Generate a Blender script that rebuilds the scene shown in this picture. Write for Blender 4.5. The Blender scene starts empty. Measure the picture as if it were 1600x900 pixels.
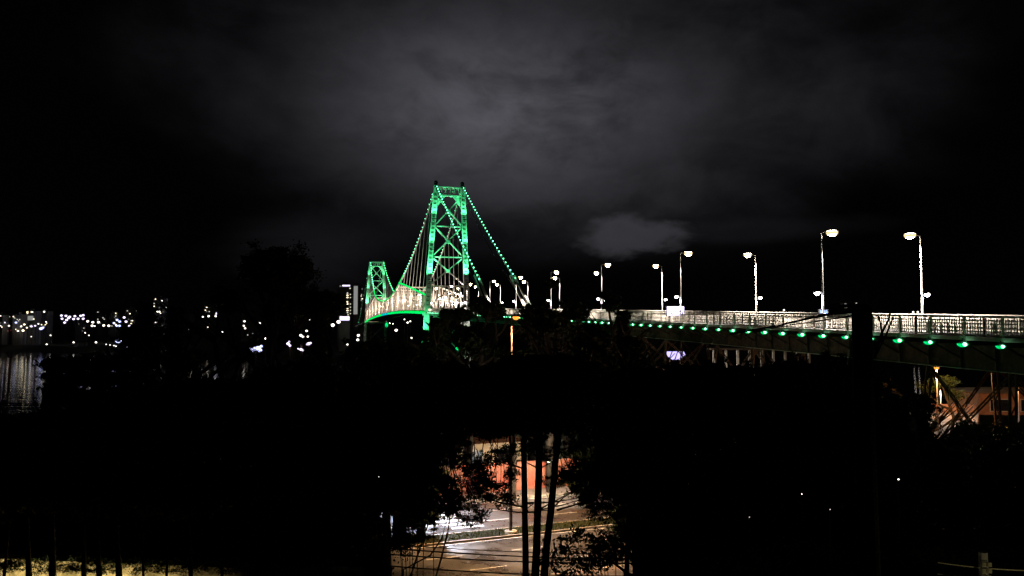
import bpy, math, random
import numpy as np
from mathutils import Vector, Matrix

# ------------------------------------------------------------------ camera, world, exposure
scene = bpy.context.scene
FPX, CX, CY, HZ, EYE = 1186.0, 800.0, 450.0, 516.0, 24.5
PITCH = math.atan((HZ - CY) / FPX)
cam_d = bpy.data.cameras.new("camera")
cam_d.sensor_width = 36.0
cam_d.lens = 36.0 * FPX / 1600.0
cam_d.clip_start = 0.1
cam_d.clip_end = 9000.0
cam = bpy.data.objects.new("camera", cam_d)
scene.collection.objects.link(cam)
cam.location = (0, 0, EYE)
cam.rotation_euler = (math.pi / 2 + PITCH, 0, 0)
scene.camera = cam
scene.view_settings.view_transform = 'Standard'
scene.view_settings.look = 'None'
scene.view_settings.exposure = 0.0
scene.view_settings.gamma = 1.0
scene.render.engine = 'CYCLES'
scene.cycles.use_denoising = True
scene.cycles.max_bounces = 5
scene.cycles.diffuse_bounces = 2
scene.cycles.glossy_bounces = 3
scene.cycles.transmission_bounces = 2
scene.cycles.sample_clamp_indirect = 4.0
scene.cycles.use_light_tree = True
scene.cycles.filter_width = 1.5
scene.cycles.caustics_reflective = False
scene.cycles.caustics_refractive = False


def nd(nt, kind, **kw):
    n = nt.nodes.new(kind)
    for k, v in kw.items():
        if k in n.inputs.keys():
            n.inputs[k].default_value = v
        else:
            setattr(n, k, v)
    return n


def build_world():
    w = bpy.data.worlds.new("World")
    scene.world = w
    w.use_nodes = True
    nt = w.node_tree
    nt.nodes.clear()
    L = nt.links.new
    out = nd(nt, 'ShaderNodeOutputWorld')
    bg = nd(nt, 'ShaderNodeBackground')
    tc = nd(nt, 'ShaderNodeTexCoord')
    D = tc.outputs['Generated']

    def noise(scale, detail, rough, mscale, dist=0.0, loc=(0, 0, 0)):
        mp = nd(nt, 'ShaderNodeMapping')
        mp.inputs['Scale'].default_value = mscale
        mp.inputs['Location'].default_value = loc
        L(D, mp.inputs['Vector'])
        n = nd(nt, 'ShaderNodeTexNoise')
        n.inputs['Scale'].default_value = scale
        n.inputs['Detail'].default_value = detail
        n.inputs['Roughness'].default_value = rough
        n.inputs['Distortion'].default_value = dist
        L(mp.outputs[0], n.inputs['Vector'])
        return n.outputs['Fac']

    def m(op, a, b=None, c=None):
        n = nd(nt, 'ShaderNodeMath', operation=op)
        for i, v in enumerate((a, b, c)):
            if v is None:
                continue
            if isinstance(v, (int, float)):
                n.inputs[i].default_value = v
            else:
                L(v, n.inputs[i])
        return n.outputs[0]

    def ramp(v, lo, hi):
        n = nd(nt, 'ShaderNodeMapRange', interpolation_type='SMOOTHSTEP')
        L(v, n.inputs['Value'])
        n.inputs['From Min'].default_value = lo
        n.inputs['From Max'].default_value = hi
        return n.outputs['Result']

    sep = nd(nt, 'ShaderNodeSeparateXYZ')
    L(D, sep.inputs[0])
    x, y, z = sep.outputs

    # city glow on the cloud deck: a broad lit patch of cloud over the channel
    def patch(ax, az, rx, rz, n=None, amt=0.0, inner=0.0):
        u = m('DIVIDE', m('SUBTRACT', x, ax), rx)
        v = m('DIVIDE', m('SUBTRACT', z, az), rz)
        d = m('SQRT', m('ADD', m('MULTIPLY', u, u), m('MULTIPLY', v, v)))
        if n is not None:
            d = m('ADD', d, m('MULTIPLY', m('SUBTRACT', n, 0.5), amt))
        r = ramp(d, 1.0, inner)
        return m('MULTIPLY', r, m('GREATER_THAN', y, 0.0))

    n_big = noise(2.6, 5, 0.5, (1.0, 1.0, 1.9), 0.5)
    n_mid = noise(6.0, 6, 0.55, (1.0, 1.0, 1.7), 0.6, (3, 1, 7))
    n_fine = noise(17.0, 5, 0.6, (1.0, 1.0, 1.8), 0.4, (9, 2, 1))
    glow = patch(0.03, 0.30, 0.50, 0.33, n_big, 0.8)
    glow2 = patch(-0.02, 0.28, 0.33, 0.16, n_mid, 1.0)
    tex = m('ADD', m('MULTIPLY', ramp(n_mid, 0.30, 0.72), 0.75), m('MULTIPLY', ramp(n_fine, 0.3, 0.75), 0.22))
    low = ramp(z, 0.055, 0.18)                     # the deck breaks up towards the horizon
    val = m('MULTIPLY', m('MULTIPLY', m('ADD', m('MULTIPLY', glow, 0.029), m('MULTIPLY', glow2, 0.062)), m('ADD', tex, 0.28)), low)
    # the small separate cumulus low over the viaduct
    n_puff = m('ADD', m('MULTIPLY', n_mid, 0.6), m('MULTIPLY', n_fine, 0.4))
    puff = patch(0.152, 0.120, 0.078, 0.033, n_puff, 2.6, 0.45)
    puff2 = patch(0.30, 0.125, 0.15, 0.022, n_mid, 1.2, 0.2)
    wisp = patch(-0.24, 0.105, 0.15, 0.06, n_mid, 1.3, 0.0)
    val = m('ADD', val, m('MULTIPLY', puff, 0.027))
    val = m('ADD', val, m('MULTIPLY', puff2, 0.0035))
    val = m('ADD', val, m('MULTIPLY', wisp, 0.0060))
    base = m('ADD', val, 0.00045)
    col = nd(nt, 'ShaderNodeCombineColor')
    L(m('MULTIPLY', base, 0.98), col.inputs[0])
    L(m('MULTIPLY', base, 0.98), col.inputs[1])
    L(m('MULTIPLY', base, 1.14), col.inputs[2])
    L(col.outputs[0], bg.inputs['Color'])
    bg.inputs['Strength'].default_value = 1.0
    L(bg.outputs[0], out.inputs['Surface'])


build_world()

# ------------------------------------------------------------------ helpers
rng = random.Random(7)
COL = scene.collection


def at(px, py, Y):
    """point seen at pixel (px, py) of the 1600x900 photograph, at world depth Y."""
    a, b = (px - CX) / FPX, (CY - py) / FPX
    dy = math.cos(PITCH) - b * math.sin(PITCH)
    dz = math.sin(PITCH) + b * math.cos(PITCH)
    return Vector((a / dy * Y, Y, EYE + dz / dy * Y))


def on_z(px, py, z):
    p = at(px, py, 1.0)
    k = (z - EYE) / (p.z - EYE)
    return Vector((p.x * k, k, z))


class MB:
    def __init__(self):
        self.v, self.f = [], []

    def add(self, vs, fs):
        o = len(self.v)
        self.v += [tuple(p) for p in vs]
        self.f += [tuple(i + o for i in f) for f in fs]
        return self

    def box(self, a, b):
        x0, y0, z0 = a
        x1, y1, z1 = b
        return self.add([(x0, y0, z0), (x1, y0, z0), (x1, y1, z0), (x0, y1, z0), (x0, y0, z1), (x1, y0, z1), (x1, y1, z1), (x0, y1, z1)],
                        [(3, 2, 1, 0), (4, 5, 6, 7), (0, 1, 5, 4), (1, 2, 6, 5), (2, 3, 7, 6), (3, 0, 4, 7)])

    def bar(self, p, q, w, h=None, up=(0, 0, 1)):
        p, q = Vector(p), Vector(q)
        h = w if h is None else h
        d = (q - p).normalized()
        up = Vector(up)
        if abs(d.dot(up)) > 0.98:
            up = Vector((0, 1, 0))
        s = d.cross(up).normalized()
        u = s.cross(d)
        c = [s * (w / 2) * i + u * (h / 2) * j for i, j in ((-1, -1), (1, -1), (1, 1), (-1, 1))]
        return self.add([p + k for k in c] + [q + k for k in c],
                        [(3, 2, 1, 0), (4, 5, 6, 7), (0, 1, 5, 4), (1, 2, 6, 5), (2, 3, 7, 6), (3, 0, 4, 7)])

    def tube(self, pts, r, n=8, cap=True):
        pts = [Vector(p) for p in pts]
        rs = r if isinstance(r, (list, tuple)) else [r] * len(pts)
        vs, fs = [], []
        for i, p in enumerate(pts):
            d = (pts[min(i + 1, len(pts) - 1)] - pts[max(i - 1, 0)]).normalized()
            up = Vector((0, 0, 1)) if abs(d.z) < 0.95 else Vector((0, 1, 0))
            s = d.cross(up).normalized()
            u = s.cross(d)
            for k in range(n):
                a = 2 * math.pi * k / n
                vs.append(p + (s * math.cos(a) + u * math.sin(a)) * rs[i])
        for i in range(len(pts) - 1):
            for k in range(n):
                a, b = i * n + k, i * n + (k + 1) % n
                fs.append((a, b, b + n, a + n))
        if cap:
            fs.append(tuple(range(n))[::-1])
            fs.append(tuple(range((len(pts) - 1) * n, len(pts) * n)))
        return self.add(vs, fs)

    def ball(self, c, r, n=8, m=5, sz=1.0, zmin=-1.0, zmax=1.0):
        c = Vector(c)
        vs, fs = [], []
        for j in range(m + 1):
            zz = zmin + (zmax - zmin) * (0.5 - 0.5 * math.cos(math.pi * j / m))
            rr = math.sqrt(max(0.0, 1 - zz * zz)) * r
            for k in range(n):
                a = 2 * math.pi * k / n
                vs.append(c + Vector((rr * math.cos(a), rr * math.sin(a), zz * r * sz)))
        for j in range(m):
            for k in range(n):
                fs.append((j * n + k, j * n + (k + 1) % n, (j + 1) * n + (k + 1) % n, (j + 1) * n + k))
        return self.add(vs, fs)

    def build(self, name, m, parent=None, loc=None, smooth=False):
        me = bpy.data.meshes.new(name)
        me.from_pydata(self.v, [], self.f)
        me.update()
        if smooth:
            me.polygons.foreach_set('use_smooth', [True] * len(me.polygons))
        me.materials.append(m)
        return link(name, me, parent, loc)


def link(name, me, parent=None, loc=None, rz=0.0, scale=None):
    o = bpy.data.objects.new(name, me)
    COL.objects.link(o)
    if parent is not None:
        o.parent = parent
    if loc is not None:
        o.location = loc
    if rz:
        o.rotation_euler = (0, 0, rz)
    if scale is not None:
        o.scale = scale
    return o


def tag(o, label=None, cat=None, group=None, kind=None):
    if label:
        o['label'] = label
    if cat:
        o['category'] = cat
    if group:
        o['group'] = group
    if kind:
        o['kind'] = kind
    return o


def thing(name, label, cat, loc=(0, 0, 0), rz=0.0, group=None, scale=None):
    o = bpy.data.objects.new(name, None)
    o.empty_display_size = 0.3
    COL.objects.link(o)
    o.location = loc
    o.rotation_euler = (0, 0, rz)
    if scale is not None:
        o.scale = scale
    return tag(o, label, cat, group)


def copy_tree(o, parent=None):
    c = o.copy()
    COL.objects.link(c)
    c.parent = parent
    for ch in list(o.children):
        copy_tree(ch, c)
    return c


def np_mesh(name, V, F, m):
    """V (n,3); F (k,4) quads"""
    me = bpy.data.meshes.new(name)
    V = np.asarray(V, dtype=np.float32)
    F = np.asarray(F, dtype=np.int32)
    me.vertices.add(len(V))
    me.vertices.foreach_set('co', V.ravel())
    me.loops.add(F.size)
    me.loops.foreach_set('vertex_index', F.ravel())
    me.polygons.add(len(F))
    me.polygons.foreach_set('loop_start', np.arange(0, F.size, F.shape[1], dtype=np.int32))
    me.update(calc_edges=True)
    me.materials.append(m)
    return me


# ------------------------------------------------------------------ materials
def mat(name, color, rough=0.6, metal=0.0, var=0.25, scale=3.0, bump=0.0, bscale=20.0, spec=0.25, color2=None, rough2=None, coord='Object', detail=6):
    m = bpy.data.materials.new(name)
    m.use_nodes = True
    nt = m.node_tree
    b = nt.nodes['Principled BSDF']
    L = nt.links.new
    tc = nd(nt, 'ShaderNodeTexCoord')
    n = nd(nt, 'ShaderNodeTexNoise')
    n.inputs['Scale'].default_value = scale
    n.inputs['Detail'].default_value = detail
    n.inputs['Roughness'].default_value = 0.62
    L(tc.outputs[coord], n.inputs['Vector'])
    r = nd(nt, 'ShaderNodeValToRGB')
    c = Vector(color)
    c2 = Vector(color2) if color2 else c * (1 - var)
    c1 = c if color2 else c * (1 + var * 0.5)
    r.color_ramp.elements[0].position = 0.36
    r.color_ramp.elements[1].position = 0.66
    r.color_ramp.elements[0].color = (*c2, 1)
    r.color_ramp.elements[1].color = (*c1, 1)
    L(n.outputs['Fac'], r.inputs['Fac'])
    L(r.outputs['Color'], b.inputs['Base Color'])
    b.inputs['Roughness'].default_value = rough
    if rough2 is not None:
        mr = nd(nt, 'ShaderNodeMapRange')
        L(n.outputs['Fac'], mr.inputs['Value'])
        mr.inputs['From Min'].default_value = 0.4
        mr.inputs['From Max'].default_value = 0.6
        mr.inputs['To Min'].default_value = rough2
        mr.inputs['To Max'].default_value = rough
        L(mr.outputs[0], b.inputs['Roughness'])
    b.inputs['Metallic'].default_value = metal
    b.inputs['Specular IOR Level'].default_value = spec
    if bump:
        n2 = nd(nt, 'ShaderNodeTexNoise')
        n2.inputs['Scale'].default_value = bscale
        n2.inputs['Detail'].default_value = 4
        L(tc.outputs[coord], n2.inputs['Vector'])
        bp = nd(nt, 'ShaderNodeBump')
        bp.inputs['Strength'].default_value = bump
        bp.inputs['Distance'].default_value = 0.05
        L(n2.outputs['Fac'], bp.inputs['Height'])
        L(bp.outputs['Normal'], b.inputs['Normal'])
    return m


def glow(name, color, strength, sample=False):
    m = bpy.data.materials.new(name)
    m.use_nodes = True
    nt = m.node_tree
    nt.nodes.clear()
    e = nd(nt, 'ShaderNodeEmission')
    e.inputs['Color'].default_value = (*color, 1)
    e.inputs['Strength'].default_value = strength
    o = nd(nt, 'ShaderNodeOutputMaterial')
    nt.links.new(e.outputs[0], o.inputs['Surface'])
    m.cycles.emission_sampling = 'FRONT_BACK' if sample else 'NONE'
    return m


M = dict(
    steel=mat('tower_steel_paint', (0.50, 0.51, 0.48), 0.5, var=0.35, scale=0.6, bump=0.2, bscale=3),
    cream=mat('cream_steel_paint', (0.74, 0.68, 0.58), 0.5, var=0.22, scale=1.5, bump=0.15, bscale=12),
    rail=mat('railing_paint', (0.80, 0.74, 0.65), 0.45, var=0.2, scale=1.2),
    darksteel=mat('old_brown_steel', (0.13, 0.09, 0.065), 0.65, var=0.5, scale=2.0, bump=0.3, bscale=10),
    pole=mat('galvanised_pole', (0.40, 0.39, 0.37), 0.4, var=0.15, scale=4),
    black=mat('dark_housing', (0.04, 0.04, 0.045), 0.5),
    deck=mat('deck_asphalt', (0.06, 0.06, 0.06), 0.6, var=0.3, scale=2),
    concrete=mat('weathered_concrete', (0.33, 0.31, 0.28), 0.85, var=0.45, scale=0.8, bump=0.5, bscale=9),
    asphalt=mat('wet_asphalt', (0.085, 0.083, 0.08), 0.62, var=0.45, scale=0.35, bump=0.25, bscale=60, spec=0.6, rough2=0.22),
    paint=mat('worn_road_paint', (0.78, 0.77, 0.73), 0.5, var=0.45, scale=5),
    kerb=mat('kerb_concrete', (0.46, 0.40, 0.33), 0.8, var=0.35, scale=2, bump=0.3),
    walk=mat('sidewalk_concrete', (0.36, 0.31, 0.27), 0.8, var=0.35, scale=1.2, bump=0.3),
    grass=mat('grass_blades', (0.07, 0.085, 0.018), 0.8, var=0.5, scale=2),
    soil=mat('hillside_soil', (0.045, 0.05, 0.025), 0.95, var=0.6, scale=0.12, bump=0.6, bscale=1.5),
    bark=mat('dark_bark', (0.055, 0.045, 0.036), 0.9, var=0.5, scale=6, bump=0.8, bscale=14),
    leaf=mat('broad_leaves', (0.036, 0.062, 0.02), 0.6, var=0.6, scale=1.5),
    leaf2=mat('olive_leaves', (0.05, 0.056, 0.022), 0.6, var=0.6, scale=1.5),
    garden=mat('mossy_garden_wall', (0.42, 0.35, 0.20), 0.9, scale=3.0, bump=1.0, bscale=14, color2=(0.13, 0.11, 0.05)),
    mural=mat('red_rendered_wall', (0.66, 0.15, 0.10), 0.8, scale=0.55, bump=0.3, color2=(0.74, 0.36, 0.24)),
    creamwall=mat('cream_render', (0.68, 0.55, 0.38), 0.8, var=0.3, scale=1.0, bump=0.3),
    brick=mat('terracotta_render', (0.55, 0.27, 0.15), 0.85, var=0.4, scale=1.2, bump=0.4),
    facade=mat('grey_facade', (0.28, 0.28, 0.27), 0.85, var=0.3, scale=0.05),
    glass=mat('dark_window_glass', (0.02, 0.022, 0.025), 0.15, spec=0.7),
    roof=mat('roof_tiles', (0.25, 0.11, 0.06), 0.8, var=0.4, scale=2),
    wire=mat('black_cable', (0.02, 0.02, 0.02), 0.5),
    ceramic=mat('glazed_insulator', (0.55, 0.50, 0.32), 0.25, spec=0.6),
)
G = dict(
    bulb=glow('green_bulb_glow', (0.14, 1.0, 0.46), 7.5),
    strip=glow('green_strip_glow', (0.0, 0.95, 0.16), 1.05),
    strip2=glow('cyan_strip_glow', (0.0, 0.62, 0.75), 1.0),
    floodcore=glow('green_flood_core', (0.35, 1.0, 0.60), 6.0),
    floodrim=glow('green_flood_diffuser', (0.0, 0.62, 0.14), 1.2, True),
    lamp=glow('white_lamp_glow', (1.0, 0.86, 0.62), 90.0),
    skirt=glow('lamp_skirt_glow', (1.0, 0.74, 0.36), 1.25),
    lamplow=glow('cool_lamp_glow', (0.86, 0.84, 1.0), 40.0),
    sodium=glow('sodium_glow', (1.0, 0.30, 0.035), 1.9),
    led=glow('violet_led_glow', (0.62, 0.55, 1.0), 8.0, True),
    ledblue=glow('blue_led_glow', (0.28, 0.42, 1.0), 2.2),
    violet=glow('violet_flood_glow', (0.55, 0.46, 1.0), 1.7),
    cwhite=glow('city_white_glow', (1.0, 0.93, 0.82), 3.2),
    cblue=glow('city_blue_glow', (0.50, 0.55, 1.0), 2.6),
    cviolet=glow('city_violet_glow', (0.80, 0.70, 1.0), 2.2),
    cwarm=glow('city_warm_glow', (1.0, 0.84, 0.58), 4.0),
    cred=glow('city_red_glow', (1.0, 0.16, 0.12), 0.8),
    edgeblue=glow('edge_blue_glow', (0.32, 0.40, 1.0), 130.0, True),
    edgewhite=glow('edge_white_glow', (1.0, 0.93, 0.82), 6.0, True),
    edgewarm=glow('edge_warm_glow', (1.0, 0.84, 0.58), 130.0, True),
    win=glow('lit_window_glow', (0.9, 0.88, 0.72), 1.1),
    windim=glow('dim_window_glow', (0.7, 0.72, 0.68), 0.35),
)


def light(kind, name, loc, power, color, parent=None, target=None, angle=150, radius=0.15, blend=0.5):
    d = bpy.data.lights.new(name, kind)
    d.energy = power
    d.color = color
    d.shadow_soft_size = radius
    if kind == 'SPOT':
        d.spot_size = math.radians(angle)
        d.spot_blend = blend
    o = bpy.data.objects.new(name, d)
    COL.objects.link(o)
    o.location = loc
    if parent is not None:
        o.parent = parent
    if target is not None:
        v = Vector(target) - Vector(loc)
        o.rotation_euler = v.to_track_quat('-Z', 'Y').to_euler()
    return o


# ------------------------------------------------------------------ terrain, water
def sstep(a, b, x):
    t = min(1.0, max(0.0, (x - a) / (b - a)))
    return t * t * (3 - 2 * t)


ROAD_Z = 8.0
RA, RB = on_z(640, 856, ROAD_Z), on_z(950, 823, ROAD_Z)   # line of the median, near edge
RD = (RB - RA).normalized()
RN = Vector((-RD.y, RD.x, 0))                              # away from the camera
RO = RA.copy()


def road_pt(a, b, z=0.0):
    return RO + RD * a + RN * b + Vector((0, 0, z))


def shore_far(x):
    if x > -180:
        return 640.0
    return 640.0 + min(360.0, (-180 - x) * 0.72)


def ground(x, y):
    n = math.sin(x * 0.11 + 1.3) * math.cos(y * 0.09) * 0.6 + math.sin(x * 0.031) * math.sin(y * 0.027 + 2) * 1.2
    z = 17.6 + (8.6 - 17.6) * sstep(10, 44, y + 0.12 * x)
    z = max(z, 8.6 + 11.0 * sstep(22, 48, x) * (1 - sstep(20, 60, y)))
    z += n * 0.5
    z = z + (0.9 - z) * sstep(118, 190, y - 0.25 * x)
    z = z + (-3.0 - z) * sstep(190, 215, y - 0.25 * x)
    # road corridor
    p = Vector((x, y, 0)) - Vector((RO.x, RO.y, 0))
    b = p.dot(RN)
    k = sstep(17, 24, abs(b - 1.2))
    if y < 200:
        z = (ROAD_Z - 0.15) * (1 - k) + z * k
    sf = shore_far(x)
    if y > sf - 40:
        z = -3.0 + (5.0 + 3.0) * sstep(sf - 30, sf + 10, y)
        z += 28.0 * sstep(sf + 60, sf + 700, y) + 3 * math.sin(x * 0.011 + 1) * sstep(sf + 40, sf + 300, y)
    return z


def build_ground():
    nx, ny = 230, 260
    us = np.linspace(-1, 1, nx)
    xs = np.sinh(us * 5.4) / np.sinh(5.4) * 2600
    vs = np.linspace(0, 1, ny)
    ys = -40 + (np.exp(vs * 5.0) - 1) / (np.exp(5.0) - 1) * 3600
    ys = np.sort(ys)
    V = [(x, y, ground(x, y)) for y in ys for x in xs]
    F = []
    for j in range(ny - 1):
        for i in range(nx - 1):
            a = j * nx + i
            F.append((a, a + 1, a + nx + 1, a + nx))
    me = np_mesh('ground', V, F, M['soil'])
    me.polygons.foreach_set('use_smooth', [True] * len(me.polygons))
    o = link('ground', me)
    tag(o, kind='structure')


build_ground()


def build_water():
    m = bpy.data.materials.new('channel_water')
    m.use_nodes = True
    nt = m.node_tree
    b = nt.nodes['Principled BSDF']
    b.inputs['Base Color'].default_value = (0.004, 0.006, 0.008, 1)
    b.inputs['Roughness'].default_value = 0.05
    b.inputs['IOR'].default_value = 1.33
    b.inputs['Specular IOR Level'].default_value = 0.9
    tc = nd(nt, 'ShaderNodeTexCoord')
    mp = nd(nt, 'ShaderNodeMapping')
    mp.inputs['Scale'].default_value = (0.004, 0.6, 1)
    n = nd(nt, 'ShaderNodeTexNoise')
    n.inputs['Scale'].default_value = 1.0
    n.inputs['Detail'].default_value = 3
    nt.links.new(tc.outputs['Object'], mp.inputs['Vector'])
    nt.links.new(mp.outputs[0], n.inputs['Vector'])
    bp = nd(nt, 'ShaderNodeBump')
    bp.inputs['Strength'].default_value = 1.0
    bp.inputs['Distance'].default_value = 0.05
    nt.links.new(n.outputs['Fac'], bp.inputs['Height'])
    nt.links.new(bp.outputs['Normal'], b.inputs['Normal'])
    mb = MB()
    mb.add([(-2500, 120, 0), (1500, 120, 0), (1500, 1400, 0), (-2500, 1400, 0)], [(0, 1, 2, 3)])
    tag(mb.build('water', m), kind='structure')


build_water()


# ------------------------------------------------------------------ road below
def strip(a0, a1, b0, b1, z, step=4.0):
    mb = MB()
    n = max(1, int((a1 - a0) / step))
    vs, fs = [], []
    for i in range(n + 1):
        a = a0 + (a1 - a0) * i / n
        vs += [road_pt(a, b0, z), road_pt(a, b1, z)]
    for i in range(n):
        fs.append((2 * i, 2 * i + 2, 2 * i + 3, 2 * i + 1))
    return mb.add(vs, fs)


def block(a0, a1, b0, b1, z0, z1):
    mb = MB()
    P = [road_pt(a, b, z) for z in (z0, z1) for a, b in ((a0, b0), (a1, b0), (a1, b1), (a0, b1))]
    return mb.add(P, [(3, 2, 1, 0), (4, 5, 6, 7), (0, 1, 5, 4), (1, 2, 6, 5), (2, 3, 7, 6), (3, 0, 4, 7)])


A0, A1 = -55.0, 75.0
tag(strip(A0, A1, -10.0, 0.0, 0.0).build('road_surface', M['asphalt']), kind='structure')
tag(strip(A0, A1, 2.4, 12.6, 0.0).build('road_surface', M['asphalt']), kind='structure')
med = strip(A0, A1, 0.16, 2.24, 0.10).build('median_strip', M['soil'])
tag(med, kind='structure')
pv = strip(A0, A1, 12.76, 15.8, 0.13).build('pavement', M['walk'])
tag(pv, kind='structure')
pv2 = strip(A0, A1, -12.6, -10.16, 0.13).build('pavement', M['walk'])
tag(pv2, kind='structure')
# kerb stones, one by one where they show
for (b0, nm) in ((0.0, med), (2.24, med), (12.6, pv), (-10.16, pv2)):
    base = block(0, 0.985, b0, b0 + 0.16, -0.05, 0.14)
    me = None
    for i in range(-9, 30):
        if me is None:
            o = base.build('kerb_stone', M['kerb'], nm)
            me = o.data
        else:
            o = link('kerb_stone', me, nm)
        o.location = RD * i + Vector((0, 0, rng.uniform(-0.006, 0.006)))
    for a0_, a1_ in ((A0, -9.01), (30.0, A1)):
        block(a0_, a1_, b0, b0 + 0.16, -0.05, 0.14).build('kerb_run', M['kerb'], nm)
# lane dashes
mk = bpy.data.objects.new('road_markings', None)
COL.objects.link(mk)
tag(mk, kind='structure')
for b in (-3.4, -6.8, 5.6, 9.0):
    off = {-3.4: 0.4, -6.8: 2.6, 5.6: 1.0, 9.0: 3.4}[b]
    for i in range(-5, 8):
        a = i * 6.6 + off
        strip(a, a + 2.7, b - 0.07, b + 0.07, 0.006, 3).build('lane_dash', M['paint'], mk)
for b in (-0.28, 2.68, -9.6, 12.2):
    strip(A0, A1, b - 0.06, b + 0.06, 0.006).build('edge_line', M['paint'], mk)
for i in range(4):                                 # crossing bars on the far carriageway
    a = 8.6
    strip(4.6 - i * 0.4, 7.4 - i * 0.4, 4.0 + i * 1.25, 4.4 + i * 1.25, 0.008, 3).build('crossing_bar', M['paint'], mk)

# grass on the median
def grass_strip():
    r = np.random.default_rng(3)
    n = 9000
    a = r.uniform(-18, 40, n)
    b = r.uniform(0.2, 2.2, n)
    base = np.array([list(road_pt(x, y, 0.1)) for x, y in zip(a, b)])
    ang = r.uniform(0, 6.28, n)
    w = r.uniform(0.015, 0.035, n)
    h = r.uniform(0.07, 0.2, n)
    s = np.stack([np.cos(ang) * w, np.sin(ang) * w, 0 * w], 1)
    lean = np.stack([r.normal(0, 0.05, n), r.normal(0, 0.05, n), h], 1)
    V = np.concatenate([base - s, base + s, base + s * 0.3 + lean, base - s * 0.3 + lean])
    i = np.arange(n)
    F = np.stack([i, i + n, i + 2 * n, i + 3 * n], 1)
    o = link('grass', np_mesh('grass', V, F, M['grass']))
    tag(o, 'short yellow-green grass along the road median', 'grass', kind='stuff')


grass_strip()


# ------------------------------------------------------------------ bridge path
def x_raw(Y):
    if Y < 183:
        return 29.3 - 0.249 * (Y - 43)
    if Y < 268:
        return -5.56 - 0.293 * (Y - 183)
    return -30.46 - 0.264 * (Y - 268)


def path(Y):
    X = sum(x_raw(Y + k * 2.5) for k in range(-4, 5)) / 9
    X2 = sum(x_raw(Y + 1 + k * 2.5) for k in range(-4, 5)) / 9
    d = Vector((X2 - X, 1, 0)).normalized()
    if Y <= 268:
        z = EYE - 0.76 + 0.032 * (Y - 43)
    elif Y <= 568:
        z = 31.0 + 2.6 * (1 - ((Y - 418) / 150) ** 2)
    else:
        z = 31.0 - 0.02 * (Y - 568)
    return Vector((X, Y, z)), d


def F(Y, t, dz=0.0):
    p, d = path(Y)
    return Vector((p.x + d.y * t, p.y - d.x * t, p.z + dz))


DY = 2.65
CAMBER = 1

# ---- approach viaduct
via = thing('approach_viaduct', 'long pale approach viaduct with lit railings and green lamps below its edge', 'viaduct', F(43, 5.2) - Vector((0, 0, 14)))
vo = Vector(via.location)


def vpart(mb, name, m, parent=via):
    if parent is via:
        mb.v = [tuple(Vector(p) - vo) for p in mb.v]
    return mb.build(name, m, parent)


YS = [5.0 + DY * i for i in range(0, 99)]          # 5 .. 264.7
Yend = 266.5


def sweep(mb, t0, t1, z0, z1, ys):
    n = len(ys)
    vs, fs = [], []
    for y in ys:
        vs += [F(y, t0, z0), F(y, t1, z0), F(y, t1, z1), F(y, t0, z1)]
    for i in range(n - 1):
        a = 4 * i
        for k in range(4):
            fs.append((a + k, a + (k + 1) % 4, a + 4 + (k + 1) % 4, a + 4 + k))
    fs.append((0, 3, 2, 1))
    e = 4 * (n - 1)
    fs.append((e, e + 1, e + 2, e + 3))
    return mb.add(vs, fs)


coarse = [5 + i * 6 for i in range(44)] + [Yend]
vpart(sweep(MB(), 0.12, 10.2, 0.05, 0.24, coarse), 'deck_slab', M['deck'])
vpart(sweep(MB(), -0.06, 0.12, 0.0, 0.26, coarse), 'edge_beam', M['cream'])
vpart(sweep(MB(), 10.2, 10.38, 0.0, 0.26, coarse), 'edge_beam', M['cream'])
for t in (2.4, 7.9):
    g = vpart(sweep(MB(), t - 0.02, t + 0.02, -1.95, -0.02, coarse), 'plate_girder', M['darksteel'])
    mb = MB()
    sweep(mb, t - 0.22, t - 0.022, -2.0, -1.95, coarse)
    sweep(mb, t + 0.022, t + 0.22, -2.0, -1.95, coarse)
    mb.v = [tuple(Vector(p) - vo) for p in mb.v]
    mb.build('bottom_flange', M['cream'] if t < 5 else M['darksteel'], g)
    for y in [v for v in YS if 38 < v < 120 and t < 5]:
        mb = MB().bar(F(y, t - 0.12, -1.94), F(y, t - 0.12, -0.03), 0.05, 0.18)
        mb.v = [tuple(Vector(p) - vo) for p in mb.v]
        mb.build('stiffener', M['darksteel'], g)
# floor beams and brackets
fb = MB().bar(Vector((0.0, 0, 0)), Vector((10.4, 0, 0)), 0.12, 0.3)
for i, y in enumerate(YS):
    a, b = F(y, 0.0, -0.17), F(y, 10.35, -0.17)
    mb = MB().bar(a, b, 0.12, 0.3)
    mb.bar(F(y, 0.3, -0.32), F(y, 2.3, -1.3), 0.07, 0.1)
    if y < 200:
        vpart(mb, 'floor_beam', M['darksteel'])


# railing
def rail_panel_mesh(y0, y1, t, nb=20, w=0.04, zt=1.49):
    mb = MB()
    f = lambda k, z: F(y0 + (y1 - y0) * k, t, z)
    if zt < 1.2:
        for z in (0.5, 0.75, 1.0):
            mb.bar(f(0, z), f(1, z), 0.05, 0.09)
        for i in range(1, nb):
            mb.bar(f(i / nb, 0.25), f(i / nb, 0.96), 0.05, 0.05)
        return mb
    mb.bar(f(0, 1.49), f(1, 1.49), 0.10, 0.12)
    mb.bar(f(0, 1.24), f(1, 1.24), 0.06, 0.07)
    mb.bar(f(0.03, 0.74), f(0.97, 0.74), 0.035, 0.04)
    mb.bar(f(0.03, 0.36), f(0.97, 0.36), 0.06, 0.07)
    for i in range(1, nb):
        k = i / nb
        mb.bar(f(k, 0.38), f(k, 1.21), w, w)
        if i % 2 == 0:
            mb.bar(f(k, 1.27), f(k, 1.43), 0.04, 0.04)
    return mb


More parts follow.
